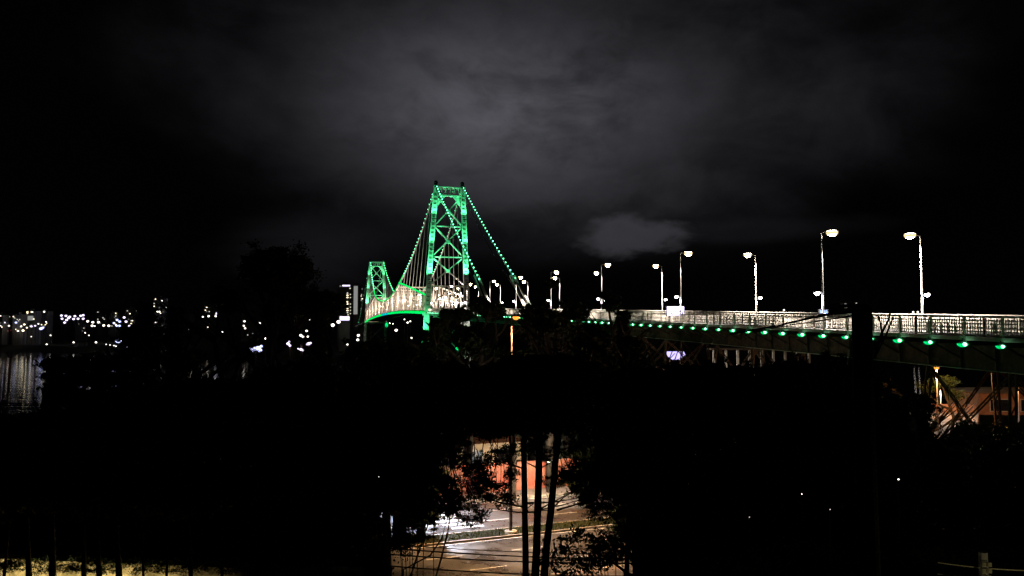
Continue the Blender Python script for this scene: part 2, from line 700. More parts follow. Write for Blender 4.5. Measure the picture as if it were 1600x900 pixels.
def railing(t, step, nb, name='railing_panel', ymax=Yend, w=0.045, zt=1.49):
    y = 5.0
    while y < ymax - 0.5:
        y1 = min(y + step, ymax)
        n = nb if y < 120 else max(6, nb // 2)
        vpart(rail_panel_mesh(y, y1, t, nb=n, w=w, zt=zt), name, M['rail'])
        y = y1


railing(0.03, DY, 14, w=0.05)
railing(2.3, DY * 2, 9, 'barrier_panel', zt=1.0)
railing(8.1, DY * 2, 9, 'barrier_panel', zt=1.0)
railing(10.3, DY * 2, 22)
for i, y in enumerate(YS):
    mb = MB().bar(F(y, 0.03, -0.32 if i % 2 == 0 else 0.02), F(y, 0.03, 1.42), 0.13, 0.13)
    vpart(mb, 'railing_post', M['rail'])
    if i % 2:
        mb = MB().bar(F(y + DY / 2, 0.10, 0.26), F(y + DY / 2, 0.10, 1.40), 0.12, 0.10)
        vpart(mb, 'railing_brace', M['darksteel'])
    if i % 2 == 0:
        for t in (2.3, 8.1, 10.3):
            vpart(MB().bar(F(y, t, 0.24), F(y, t, 1.42 if t > 10 else 1.03), 0.15, 0.15), 'barrier_post', M['rail'])


# green floodlights under the near edge
def flood_proto():
    e = bpy.data.objects.new('green_floodlight', None)
    COL.objects.link(e)
    MB().box((-0.12, -0.10, 0.02), (0.12, 0.10, 0.14)).build('housing', M['black'], e)
    MB().box((-0.02, -0.02, 0.12), (0.02, 0.02, 0.34)).build('bracket', M['black'], e)
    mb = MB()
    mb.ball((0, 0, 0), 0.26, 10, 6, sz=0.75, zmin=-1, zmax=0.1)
    mb.build('diffuser', G['floodrim'], e)  # emissive bowl added for the green glow around each core
    MB().ball((-0.02, -0.21, -0.03), 0.10, 8, 5).build('core', G['floodcore'], e)
    return e


fp = flood_proto()
first = True
flood_ys = [44.7 + DY * i for i in range(-8, 83)]
for y in flood_ys:
    e = fp if first else copy_tree(fp)
    first = False
    e.parent = via
    e.location = F(y, -0.22, -0.22) - vo
    k_ = rng.uniform(0.85, 1.15)
    e.scale = (1.15 * k_, 1.15 * k_, 1.0 * k_)
    if abs(y - 57.95) < 0.5:
        pass


# trestles under the viaduct
def lattice(mb, p, q, w, cw=0.09, n=8, side=Vector((1, 0, 0))):
    """two chords with zig-zag lacing"""
    p, q = Vector(p), Vector(q)
    s = side.normalized() * (w / 2)
    mb.bar(p - s, q - s, cw)
    mb.bar(p + s, q + s, cw)
    for i in range(n):
        a = p.lerp(q, i / n)
        b = p.lerp(q, (i + 1) / n)
        sg = 1 if i % 2 else -1
        mb.bar(a + s * sg, b - s * sg, cw * 0.5)


def trestle(Yc, half, nlev=3, m=None):
    m = m or M['darksteel']
    tw = bpy.data.objects.new('trestle', None)
    COL.objects.link(tw)
    tw.parent = via
    tops, feet = {}, {}
    for a in (-1, 1):
        for b in (0, 1):
            t = 2.4 if b == 0 else 7.9
            top = F(Yc + a * half, t, -2.02)
            gz = ground(top.x, top.y)
            tb = 0.9 if b == 0 else 9.4
            foot = F(Yc + a * half * 1.25, tb, 0)
            foot.z = min(gz, ground(foot.x, foot.y)) - 0.3
            tops[a, b], feet[a, b] = top, foot
            mb = MB()
            _, d = path(Yc)
            lattice(mb, top, foot, 0.45, 0.13, max(6, int((top - foot).length / 0.9)), d)
            mb.v = [tuple(Vector(p) - vo) for p in mb.v]
            mb.build('trestle_leg', m, tw)

    def P(k, f):
        return tops[k].lerp(feet[k], f)
    for (k1, k2) in (((-1, 0), (1, 0)), ((-1, 1), (1, 1)), ((-1, 0), (-1, 1)), ((1, 0), (1, 1))):
        for l in range(nlev):
            f0, f1 = l / nlev, (l + 1) / nlev
            for a, b in ((P(k1, f0), P(k2, f1)), (P(k2, f0), P(k1, f1))):
                mb = MB()
                lattice(mb, a, b, 0.26, 0.08, max(5, int((a - b).length / 0.6)), Vector((0, 0, 1)))
                mb.v = [tuple(Vector(p) - vo) for p in mb.v]
                mb.build('cross_brace', m, tw)
            mb = MB().bar(P(k1, f1), P(k2, f1), 0.2, 0.2)
            mb.v = [tuple(Vector(p) - vo) for p in mb.v]
            mb.build('strut', m, tw)
    return tw


trestle(49.5, 3.2, 2)
trestle(78, 3.5, 2)
trestle(97, 3.5, 3)
trestle(118, 3.5, 3)
trestle(150, 4, 3)
trestle(185, 4, 3)
trestle(225, 4, 3)

# ------------------------------------------------------------------ suspension bridge
br = thing('suspension_bridge', 'green-lit steel suspension bridge with two braced towers and beaded cables', 'bridge', F(268, 7.5) - Vector((0, 0, 31)))
bo = Vector(br.location)


def bpart(mb, name, m, parent=None):
    mb.v = [tuple(Vector(p) - bo) for p in mb.v]
    return mb.build(name, m, parent or br)


GREEN = (0.08, 1.0, 0.36)


def tower(Y0, near):
    tw = bpy.data.objects.new('tower', None)
    COL.objects.link(tw)
    tw.parent = br
    p0, d = path(Y0)
    # leg centre (t) against height above the deck
    Ztab = [(-30.5, -0.6, 15.6), (0.0, 0.4, 14.7), (20.0, 1.4, 14.0), (45.0, 3.3, 12.9)]

    def tl(z, s):
        for (z0, a0, b0), (z1, a1, b1) in zip(Ztab, Ztab[1:]):
            if z <= z1 or z1 == 45.0:
                k = (z - z0) / (z1 - z0)
                return (a0 + (a1 - a0) * k) if s == 0 else (b0 + (b1 - b0) * k)
    W = lambda z, t, dy=0.0: F(Y0, t) + d * dy + Vector((0, 0, z))

    for s in (0, 1):
        # box leg: four corner angles, face plates with oval holes read as separate plates and lacing
        zs = [0.0, 4.5, 9, 13.5, 18, 22.5, 27, 31.5, 36, 40.5, 45.0]
        mb = MB()
        for i in range(len(zs) - 1):
            z0, z1 = zs[i], zs[i + 1] - 0.12
            w0, w1 = 1.62 - 0.006 * z0, 1.62 - 0.006 * z1
            vs, fs = [], []
            for z, w in ((z0, w0), (z1, w1)):
                t = tl(z, s)
                for a, b in ((-1, -1), (1, -1), (1, 1), (-1, 1)):
                    vs.append(W(z, t + a * w / 2, b * w / 2))
            mb.add(vs, [(3, 2, 1, 0), (4, 5, 6, 7), (0, 1, 5, 4), (1, 2, 6, 5), (2, 3, 7, 6), (3, 0, 4, 7)])
            # splice collar
            t = tl(z1 + 0.06, s)
            vs = []
            for z in (z1, z1 + 0.12):
                for a, b in ((-1, -1), (1, -1), (1, 1), (-1, 1)):
                    vs.append(W(z, t + a * (w1 / 2 + 0.07), b * (w1 / 2 + 0.07)))
            mb.add(vs, [(3, 2, 1, 0), (4, 5, 6, 7), (0, 1, 5, 4), (1, 2, 6, 5), (2, 3, 7, 6), (3, 0, 4, 7)])
        leg = bpart(mb, 'tower_leg', M['steel'], tw)
        mb = MB()
        for sx in (-1, 1):
            for z0, z1 in zip(zs, zs[1:]):
                a, b = tl(z0, s) + sx * 0.8, tl(z1, s) + sx * 0.8
                mb.bar(W(z0, a, -0.86), W(z1, b, -0.86), 0.20, 0.16)
        bpart(mb, 'corner_angle', M['steel'], tw)
        mb = MB()
        for z in [i * 1.5 + 1 for i in range(28)]:
            if z < 44:
                mb.bar(W(z, tl(z, s) - 0.5, -0.84), W(z, tl(z, s) + 0.5, -0.84), 0.06, 0.35)
        bpart(mb, 'tie_plates', M['darksteel'], tw)
        # saddle and finial
        mb = MB()
        t = tl(45, s)
        mb.bar(W(45.0, t, -1.2), W(45.0, t, 1.2), 1.3, 0.7)
        mb.ball(W(46.2, t), 0.75, 8, 6, sz=1.2)
        bpart(mb, 'saddle', M['black'], tw)

    def brace(z0, t0, z1, t1, w=0.42, off=0.0):
        mb = MB()
        mb.bar(W(z0, t0, off), W(z1, t1, off), w, 0.5, up=tuple(d))
        return bpart(mb, 'cross_brace', M['steel'], tw)

    def inner(z, s):
        return tl(z, s) + (0.82 if s == 0 else -0.82)
    lev = [9.6, 19.6, 30.6, 41.4]
    for a, b in zip(lev, lev[1:]):
        brace(a + 0.3, inner(a, 0), b - 0.3, inner(b, 1), off=0.16)
        brace(a + 0.3, inner(a, 1), b - 0.3, inner(b, 0), off=-0.16)
        zc = (a + b) / 2
        mb = MB().box((0, 0, 0), (0, 0, 0))
        mb = MB()
        mb.bar(W(zc - 0.6, 7.75), W(zc + 0.6, 7.75), 1.6, 0.7, up=tuple(d))
        bpart(mb, 'gusset', M['steel'], tw)
    for z in lev[1:3]:
        mb = MB()
        mb.bar(W(z, inner(z, 0)), W(z, inner(z, 1)), 0.4, 0.4)
        bpart(mb, 'strut', M['steel'], tw)
    # knee gussets at the head
    for s in (0, 1):
        sg = 1 if s == 0 else -1
        mb = MB()
        a, b, c = W(41.6, inner(41.6, s), -0.2), W(37.4, inner(37.4, s), -0.2), W(41.6, inner(41.6, s) + sg * 3.0, -0.2)
        k = d * 0.4
        mb.add([a, b, c, a + k, b + k, c + k], [(0, 1, 2), (5, 4, 3), (0, 3, 4, 1), (1, 4, 5, 2), (2, 5, 3, 0)])
        bpart(mb, 'knee_gusset', M['steel'], tw)
    # head portal with open fretwork
    mb = MB()
    for z, w in ((41.7, 0.5), (44.7, 0.45)):
        mb.bar(W(z, inner(z, 0)), W(z, inner(z, 1)), 0.8, w)
    bpart(mb, 'portal_beam', M['steel'], tw)
    mb = MB()
    ta, tb = inner(43, 0) + 0.2, inner(43, 1) - 0.2
    cw = (tb - ta) / 5
    for i in range(5):
        x0, x1 = ta + cw * i + 0.25, ta + cw * (i + 1) - 0.2
        mb.bar(W(44.1, x0), W(44.1, x1), 0.3, 0.28)
        mb.bar(W(42.2, x1 - 0.1), W(44.0, x1 - 0.1), 0.3, 0.28)
        if i in (1, 3):
            mb.bar(W(42.5 if i == 3 else 42.4, x0 if i == 1 else x1 - 0.1), W(43.3, x1 - 0.1 if i == 1 else x0), 0.3, 0.26)
        if i == 3:
            mb.bar(W(43.3, x0), W(43.35, x1), 0.3, 0.22)
    bpart(mb, 'portal_fretwork', M['steel'], tw)
    # deck portal: open panels over an arch
    mb = MB()
    i0, i1 = inner(8, 0), inner(8, 1)
    mb.bar(W(9.2, i0), W(9.2, i1), 0.5, 0.5)
    n = 9
    for i in range(n + 1):
        t = i0 + (i1 - i0) * i / n
        u = abs(2 * i / n - 1)
        za = 6.2 - 3.2 * u ** 2.6
        mb.bar(W(za, t), W(9.0, t), 0.32, 0.3)
    pts = []
    for i in range(15):
        u = i / 14
        pts.append(W(6.1 - 5.0 * abs(2 * u - 1) ** 2.8, i0 + (i1 - i0) * u))
    for a, b in zip(pts, pts[1:]):
        mb.bar(a, b, 0.5, 0.5)
    pts = []
    bpart(mb, 'deck_portal', M['cream'], tw)
    # cladding of the legs at deck level (unlit by the green lamps)
    for s in (0, 1):
        mb = MB()
        for z0, z1 in ((0.3, 9.6),):
            for k in (-1, 1):
                mb.bar(W(z0, tl(z0, s) + k * 0.93, -0.92), W(z1, tl(z1, s) + k * 0.90, -0.92), 0.26, 0.2)
        bpart(mb, 'leg_channel', M['cream'], tw)
    # legs under the deck and the pier
    for s in (0, 1):
        mb = MB()
        mb.bar(W(-0.6, tl(-0.6, s)), W(-17, tl(-17, s)), 2.0, 2.2)
        bpart(mb, 'tower_leg', M['steel'], tw)
        mb = MB()
        mb.bar(W(-17.0, tl(-17, s)), W(-31.5, tl(-31, s)), 5.5, 5.5)
        bpart(mb, 'pier', M['concrete'], tw)
    mb = MB()
    mb.bar(W(-0.75, -1.2), W(-0.75, 16.4), 1.8, 1.0)
    bpart(mb, 'cap_beam', M['steel'], tw)
    for a, b in ((0, 1), (1, 0)):
        mb = MB()
        mb.bar(W(-2, tl(-2, a)), W(-17, tl(-17, b)), 0.4, 0.4, up=tuple(d))
        bpart(mb, 'cross_brace', M['steel'], tw)
    # green floodlights on the tower and their own light
    pw = 1.0
    for s in (0, 1):
        for z, up, P_, ang in ((10.6, 13, 38000, 40), (22, 12, 14000, 44), (33, 8, 8000, 50)):
            t = tl(z, s)
            q = W(z, t, -3.0) - bo
            mb = MB()
            mb.bar(W(z - 0.3, t, -0.8), W(z - 0.3, t, -3.0), 0.12, 0.12)
            mb.bar(W(z - 0.1, t - 0.5, -3.0), W(z - 0.1, t + 0.5, -3.0), 0.4, 0.3)
            bpart(mb, 'flood_bracket', M['black'], tw)
            light('SPOT', 'tower_flood', q + Vector((0, 0, 0.35)), P_ * 1.0, GREEN, br, target=W(z + up, tl(z + up, s), -0.4) - bo, angle=ang * 1.5, radius=0.2, blend=0.8)
            # outboard face
            sg = -1 if s == 0 else 1
            if s == 0:
                q2 = W(z, t + sg * 3.0, -0.6) - bo
                light('SPOT', 'tower_flood', q2, P_ * 0.55, GREEN, br, target=W(z + up, tl(z + up, s), 0) - bo, angle=ang * 1.5, radius=0.2, blend=0.8)
    q = W(10.2, 7.7, -2.5) - bo
    light('SPOT', 'tower_flood', q, 20000, GREEN, br, target=W(36, 7.7, 0) - bo, angle=50, radius=0.3, blend=0.9)
    if near:
        for s in (0,):
            light('POINT', 'pier_flood', W(-4.5, -3.2, -4) - bo, 3800, GREEN, br, radius=0.2)
    return tw


tower(268.0, True)
tower(568.0, False)


def cable_z(v):
    """height above the eye line of the main cable, v = fraction from a tower to midspan"""
    tab = [(0, 51.6), (0.155, 40.0), (0.27, 33.4), (0.41, 26.7), (0.555, 21.3), (0.70, 18.2), (0.85, 16.3), (1.0, 15.8)]
    for (a, za), (b, zb) in zip(tab, tab[1:]):
        if v <= b:
            k = (v - a) / (b - a)
            return za + (zb - za) * k
    return 15.8


def cable_smooth(v):
    w = 0.05
    return sum(cable_z(min(1.0, max(0.0, v + k * w / 4))) for k in range(-4, 5)) / 9 if 0.06 < v < 0.94 else cable_z(v)


def main_pt(Y, plane):
    v = (Y - 268) / 300
    vv = 1 - abs(2 * v - 1)
    z = EYE + cable_smooth(vv)
    k = min(1.0, vv / 0.555)
    t = (3.3 + (0.3 - 3.3) * k) if plane == 0 else (12.9 + (13.8 - 12.9) * k)
    p = F(Y, t)
    p.z = z
    return p


bulb_me = None


def bulbs(pts, spacing, parent, r):
    """bulbs strung along a polyline, each its own sub-part"""
    global bulb_me
    acc = 0.0
    k = 0
    for a, b in zip(pts, pts[1:]):
        seg = (b - a).length
        x = spacing - acc if k else 0.0
        while x <= seg:
            p = a.lerp(b, x / seg) + Vector((0, 0, 0.62)) - bo
            if bulb_me is None:
                mb = MB().ball((0, 0, 0), 1.0, 8, 5)
                o = mb.build('cable_bulb', G['bulb'], parent)
                bulb_me = o.data
            else:
                o = link('cable_bulb', bulb_me, parent)
            o.location = p
            rr = r * rng.uniform(0.9, 1.08)
            o.scale = (rr, rr, rr)
            k += 1
            last = x
            x += spacing
        acc = (acc + seg) % spacing if k else 0


for plane in (0, 1):
    ys = [268 + 300 * i / 60 for i in range(61)]
    pts = [main_pt(y, plane) for y in ys]
    mb = MB().tube(pts, 0.26, 6)
    c = bpart(mb, 'main_cable', M['steel'])
    # towards the near tower the beads can be told apart; beyond they run together
    n_ = 21
    bulbs(pts[:n_], 3.2, c, 0.22 if plane == 0 else 0.16)
    if plane == 0:
        mb = MB().tube([p + Vector((0, 0, 0.5)) for p in pts[14:48]], 0.34, 6)
        bpart(mb, 'cable_light_strip', G['strip'], c)
    else:
        mb = MB().tube([p + Vector((0, 0, 0.5)) for p in pts[44:]], 0.2, 6)
        bpart(mb, 'cable_light_strip', G['strip'], c)
    bulbs(pts[47:], 5.2, c, 0.26)
    # backstays
    tt = 3.3 if plane == 0 else 12.9
    te = 0.4 if plane == 0 else 10.4
    a = F(268, tt)
    a.z = EYE + 51.6
    e = F(182, te)
    e.z = EYE + 6.2
    pts = [a.lerp(e, i / 20) - Vector((0, 0, 1.1 * 4 * (i / 20) * (1 - i / 20))) for i in range(21)]
    c = bpart(MB().tube(pts, 0.20, 6), 'backstay_cable', M['steel'])
    bulbs(pts[:18], 2.75 if plane == 0 else 2.9, c, 0.17)
    pts2 = [p - Vector((0, 0, 1.5 + 1.6 * math.sin(math.pi * i / 20))) for i, p in enumerate(pts)]
    bpart(MB().tube(pts2, 0.09, 5), 'stay_wire', M['steel'])
    # white anchor chains at the foot
    for dt in (-0.55, 0.55):
        q0 = pts[16] + Vector((dt, 0, 0.4 - abs(dt)))
        q1 = pts[20] + Vector((dt, 0, -2.6))
        bpart(MB().bar(q0, q1, 0.45, 0.5), 'anchor_chain', M['rail'])
    # far side stays
    a = F(568, tt)
    a.z = EYE + 51.6
    e = F(655, te)
    e.z = EYE + 5
    pts = [a.lerp(e, i / 12) for i in range(13)]
    c = bpart(MB().tube(pts, 0.3, 6), 'backstay_cable', M['steel'])
    bulbs(pts, 5.2, c, 0.26)

# hangers
for plane in (0, 1):
    t = 0.3 if plane == 0 else 13.8
    for base, sgn in ((268, 1), (568, -1)):
        for i in range(1, 9):
            Y = base + sgn * i * 9.6
            p = main_pt(Y, plane)
            vv = abs(Y - base) / 150
            ztop = 6.0 + 7.4 * min(1, vv / 0.555)
            q = F(Y, t, ztop)
            if p.z - q.z > 1.0:
                bpart(MB().tube([p, q], 0.115 if base == 268 else 0.16, 5), 'hanger', M['steel'])

# stiffening trusses
yspan = [268 + 300 * i / 40 for i in range(41)]


def chord_top(Y):
    vv = 1 - abs(2 * (Y - 268) / 300 - 1)
    if vv <= 0.56:
        return F(Y, 0, 5.6 + (7.6) * vv / 0.56).z
    return EYE + cable_smooth(vv)


for plane in (0, 1):
    t = 0.3 if plane == 0 else 13.8
    tr = bpy.data.objects.new('stiffening_truss', None)
    COL.objects.link(tr)
    tr.parent = br
    tp = lambda Y: Vector((F(Y, t).x, F(Y, t).y, chord_top(Y)))
    mb = MB()
    mc = MB()
    for a, b in zip(yspan, yspan[1:]):
        if abs((a + b) / 2 - 268) < 3:
            pass
        mb.bar(tp(a), tp(b), 0.5, 0.55)
        mc.bar(F(a, t, 0.2), F(b, t, 0.2), 0.5, 0.6)
    bpart(mb, 'top_chord', M['cream'], tr)
    bpart(mc, 'bottom_chord', M['cream'], tr)
    mv, md = MB(), MB()
    for i, Y in enumerate(yspan):
        mv.bar(F(Y, t, 0.5), tp(Y), 0.34, 0.34)
        if i < 40:
            Y2 = yspan[i + 1]
            a, b = (F(Y, t, 0.4), tp(Y2)) if i % 2 == 0 else (tp(Y), F(Y2, t, 0.4))
            md.bar(a, b, 0.32, 0.32)
            m1 = F(Y, t, 0).lerp(tp(Y), 0.5)
            m2 = F(Y2, t, 0).lerp(tp(Y2), 0.5)
            md.bar(m1, m2, 0.22, 0.22)
    tag(bpart(mv, 'truss_posts', M['cream'], tr), kind='stuff')
    tag(bpart(md, 'truss_diagonals', M['cream'], tr), kind='stuff')
    if plane == 0:
        # green light strips on the chords
        i0 = [y for y in yspan if y <= 268 + 84]
        mb = MB()
        for a, b in zip(i0, i0[1:]):
            mb.bar(tp(a) + Vector((-0.35, 0, 0.3)), tp(b) + Vector((-0.35, 0, 0.3)), 0.25, 0.62)
        bpart(mb, 'chord_light_strip', G['strip'], tr)
        mb, mcy = MB(), MB()
        for i, (a, b) in enumerate(zip(yspan, yspan[1:])):
            (mcy if 17 <= i <= 21 else mb).bar(F(a, t - 0.45, -0.35), F(b, t - 0.45, -0.35), 0.2, 0.95)
        bpart(mb, 'chord_light_strip', G['strip'], tr)
        bpart(mcy, 'cyan_light_strip', G['strip2'], tr)
    # inner railing of the main span
mb = MB()
ysp = [268.8 + i * 6 for i in range(50)]
sweep(mb, 0.8, 13.3, 0.0, 0.3, ysp + [567])
bpart(mb, 'bridge_deck', M['deck'])
for t in (2.6, 11.0):
    mb = MB()
    for a, b in zip(ysp, ysp[1:]):
        mb.bar(F(a, t, 1.4), F(b, t, 1.4), 0.12, 0.14)
        mb.bar(F(a, t, 0.8), F(b, t, 0.8), 0.08, 0.1)
        for k in range(3):
            mb.bar(F(a + 2 * k, t, 0.3), F(a + 2 * k, t, 1.4), 0.1, 0.1)
    tag(bpart(mb, 'deck_railing', M['rail']), kind='stuff')
# sway bracing over the deck between the trusses
for i, Y in enumerate(yspan):
    vv = 1 - abs(2 * (Y - 268) / 300 - 1)
    if i % 2 == 0 and 10 < i < 40 and chord_top(Y) - F(Y, 0).z > 7.5:
        z = chord_top(Y)
        a, b = F(Y, 0.3), F(Y, 13.8)
        a.z = b.z = z
        mb = MB().bar(a, b, 0.3, 0.5)
        a2, b2 = a - Vector((0, 0, 1.6)), b - Vector((0, 0, 1.6))
        mb.bar(a2, b2, 0.25, 0.3)
        for k in range(6):
            mb.bar(a.lerp(b, k / 6), a2.lerp(b2, (k + 1) / 6), 0.14, 0.14)
        bpart(mb, 'sway_brace', M['cream'])
mb = MB()
sweep(mb, 0.3, 10.0, -0.6, 0.2, [569.5, 600, 640, 700])
bpart(mb, 'far_approach_deck', M['cream'])
for Y in (600, 640, 690):
    bpart(MB().bar(F(Y, 5, -0.6), F(Y, 5, -28), 4, 2), 'far_approach_pier', M['concrete'])


# ------------------------------------------------------------------ street lamps on the deck
def lamp_proto(H=7.9):
    e = thing('street_lamp', 'x', 'street lamp')
    mb = MB().tube([(0, 0, 0.0), (0, 0, 3.2), (0, 0, H)], [0.095, 0.085, 0.055], 8)
    mb.tube([(0, 0, 0), (0, 0, 0.35)], 0.17, 8)
    mb.build('pole', M['pole'], e, smooth=False)
    MB().tube([(0, 0, H - 0.05), (0.35, 0, H + 0.04), (0.75, 0, H + 0.05)], [0.05, 0.045, 0.04], 6).build('arm', M['pole'], e)
    MB().tube([(0, 0, 2.85), (-0.3, 0, 2.95)], 0.03, 6).build('arm', M['pole'], e)
    h = MB()
    h.ball((1.0, 0, H + 0.16), 0.40, 12, 5, sz=0.35, zmin=-0.15, zmax=1)
    h = h.build('lamp_head', M['pole'], e)
    b = MB().ball((1.02, 0, H + 0.02), 0.38, 14, 8, sz=0.85, zmin=-1, zmax=0.35)
    b.build('lamp_lens', G['lamp'], h)
    MB().ball((1.02, 0, H + 0.02), 0.47, 14, 5, sz=0.7, zmin=-0.6, zmax=0.25).build('diffuser_skirt', G['skirt'], h)  # glowing shell added as the warm glare fringe around the lens
    h = MB().ball((-0.52, 0, 2.96), 0.27, 10, 5, sz=0.4, zmin=-0.15, zmax=1).build('walkway_lamp_head', M['pole'], e)
    MB().ball((-0.52, 0, 2.93), 0.20, 10, 5, sz=0.9, zmin=-1, zmax=0.05).build('lamp_lens', G['lamplow'], h)
    return e


lp = lamp_proto()
lamp_ys = [61.3 + 24.4 * k for k in range(-1, 21)]
ordn = ['first', 'second', 'third', 'fourth', 'fifth', 'sixth', 'seventh', 'eighth', 'ninth', 'tenth', 'eleventh', 'twelfth', 'thirteenth', 'fourteenth', 'fifteenth', 'sixteenth', 'seventeenth', 'eighteenth', 'nineteenth', 'twentieth', 'twenty-first', 'twenty-second']
used = False
cnt = {0: 0, 1: 0}
for Y in lamp_ys:
    if abs(Y - 268) < 4 or Y > 566:
        continue
    for side in (0, 1):
        main = Y > 268
        if side == 0:
            t = 0.42 if not main else 2.2
        else:
            t = 10.0 if not main else 11.6
        if main and (side == 1 and Y > 330):
            continue
        e = copy_tree(lp)
        _, d = path(Y)
        e.location = F(Y, t, 0.24)
        if main:
            e.scale = (0.72, 0.72, 0.8)
        # local +x must point along the right-hand normal (towards the far side)
        nx, ny = d.y, -d.x
        ang = math.atan2(ny, nx)
        e.rotation_euler = (0, 0, ang + (math.pi if side == 1 else 0))
        visible = Y > 55
        k = cnt[side]
        if visible:
            cnt[side] += 1
        edge = 'near edge, head over the roadway to the right' if side == 0 else 'far edge, head over the roadway to the left'
        if main:
            lab = 'street lamp inside the main span trusses, %s along the %s edge' % (ordn[k], 'near' if side == 0 else 'far')
            grp = 'street lamps inside the bridge trusses'
            e['group'] = grp
        else:
            if visible:
                lab = '%s lit lamp from the right along the %s viaduct edge, head leaning %s' % ((ordn[k],) + (('near', 'right') if side == 0 else ('far', 'left')))
            else:
                lab = 'viaduct street lamp on the %s edge, just past the right of the view' % ('near' if side == 0 else 'far')
            e['group'] = 'street lamps along the viaduct'
        e['label'] = lab
        nrm = Vector((nx, ny, 0)) * (1 if side == 0 else -1)
        b = Vector(e.location)
        WARM, COOL = (1.0, 0.89, 0.78), (0.95, 0.88, 0.9)
        if not main:
            if Y > 50 or side == 1:
                light('SPOT', 'lamp_light', Vector((1.02, 0, 7.55)), 24000, WARM, e, target=Vector((3.2, 0, 0)) if side == 0 else Vector((0.6, 0, 0)), angle=114, radius=0.2, blend=0.35)
            if Y > 50:
                light('SPOT', 'walkway_light', Vector((-0.36, 0, 2.72)), 1300, COOL, e, target=Vector((1.1, 0, 0)), angle=116, radius=0.12, blend=0.4)
        else:
            light('POINT', 'lamp_light', Vector((1.0, 0, 6.2)), 6000, (1.0, 0.80, 0.68), e, radius=0.3)
for o in [lp] + list(lp.children_recursive):
    bpy.data.objects.remove(o)

# ------------------------------------------------------------------ avenue lamps at the road
def avenue_mast():
    base = on_z(798, 832, ROAD_Z + 0.1)
    head = at(808, 497, base.y)
    H = head.z - base.z
    e = thing('avenue_lamp', 'tall slim avenue lamp mast on the median with an orange sodium head', 'street lamp', base)
    MB().tube([(0, 0, 0), (0.02, 0, H * 0.5), (0.05, 0, H + 0.35)], [0.14, 0.11, 0.06], 10).build('pole', M['darksteel'], e)
    MB().tube([(0, 0, 0), (0, 0, 0.16)], [0.55, 0.5], 14).build('footing', M['kerb'], e)
    MB().tube([(0.05, 0, H + 0.3), (0.32, 0, H + 0.3)], 0.04, 6).build('arm', M['pole'], e)
    h = MB().ball((0.42, 0, H + 0.12), 0.36, 12, 5, sz=0.5, zmin=0.0, zmax=1).build('lamp_head', M['black'], e)
    MB().ball((0.42, 0, H + 0.10), 0.27, 12, 7, sz=0.95, zmin=-1, zmax=0.15).build('lamp_globe', G['sodium'], h)
    light('SPOT', 'sodium_light', Vector((0.42, 0.0, H - 0.5)), 32000, (1.0, 0.55, 0.24), e, target=Vector((0.42, 0.0, 0)), angle=84, radius=0.3, blend=0.6)
    # small service light bracket lower down lights the far pavement
    return base


mast = avenue_mast()


def road_lamp(px, py, Y, label, power, col, mname, aim=0.0, ang=150):
    head = at(px, py, Y)
    gz = ROAD_Z + 0.1
    e = thing('avenue_lamp', label, 'street lamp', (head.x - 0.9, head.y, gz), group='lamps along the avenue')
    H = head.z - gz
    MB().tube([(0, 0, 0), (0, 0, H)], [0.12, 0.07], 8).build('pole', M['black'], e)
    MB().tube([(0, 0, H), (0.5, 0, H + 0.2), (0.9, 0, H + 0.16)], 0.04, 6).build('arm', M['pole'], e)
    h = MB().ball((0.95, 0, H + 0.14), 0.34, 10, 5, sz=0.35, zmin=-0.1, zmax=1).build('lamp_head', M['black'], e)
    MB().ball((0.95, 0, H + 0.12), 0.22, 10, 5, sz=0.8, zmin=-1, zmax=0.05).build('lamp_lens', G[mname], h)
    light('SPOT', 'avenue_light', Vector((0.95, 0, H - 0.15)), power, col, e, target=Vector((0.95 + aim, -1.0, 0)) if ang < 165 else Vector((0.95, 5.0, H - 4.2)), angle=ang, radius=0.25, blend=0.4)
    return e


road_lamp(672, 719, 66, 'blue-white avenue lamp half hidden in leaves left of the road', 13000, (0.78, 0.84, 1.0), 'edgeblue')
road_lamp(857, 722, 73, 'warm avenue lamp behind the three trunks by the red wall', 4200, (1.0, 0.78, 0.55), 'cwarm', 0, 168)  # extra lamp put in to brighten the wall
road_lamp(1008, 668, 62, 'warm white avenue lamp hidden in the foliage right of the lit road', 22000, (1.0, 0.83, 0.64), 'cwarm', -6.0, 105)  # extra lamp kept out of sight, added to light the road

# ------------------------------------------------------------------ walls and small buildings across the road
def wall_between(p, q, z0, z1, th):
    mb = MB()
    p, q = Vector((p.x, p.y, 0)), Vector((q.x, q.y, 0))
    d = (q - p).normalized()
    n = Vector((-d.y, d.x, 0)) * th
    vs = [p, q, q + n, p + n]
    V = [v + Vector((0, 0, z0)) for v in vs] + [v + Vector((0, 0, z1)) for v in vs]
    mb.add(V, [(3, 2, 1, 0), (4, 5, 6, 7), (0, 1, 5, 4), (1, 2, 6, 5), (2, 3, 7, 6), (3, 0, 4, 7)])
    return mb


a, b = road_pt(-2, 16.2), road_pt(27, 16.2)
w = wall_between(a, b, 7.8, 10.9, 0.25).build('boundary_wall', M['mural'])
tag(w, 'red and pink rendered boundary wall across the avenue behind the trunks', 'wall')
for i in range(8):
    p = a.lerp(b, i / 7.0)
    MB().box((-0.16, -0.16, 0), (0.16, 0.16, 3.25)).build('pilaster', M['creamwall'], w).location = (p.x, p.y - 0.15, 7.8)


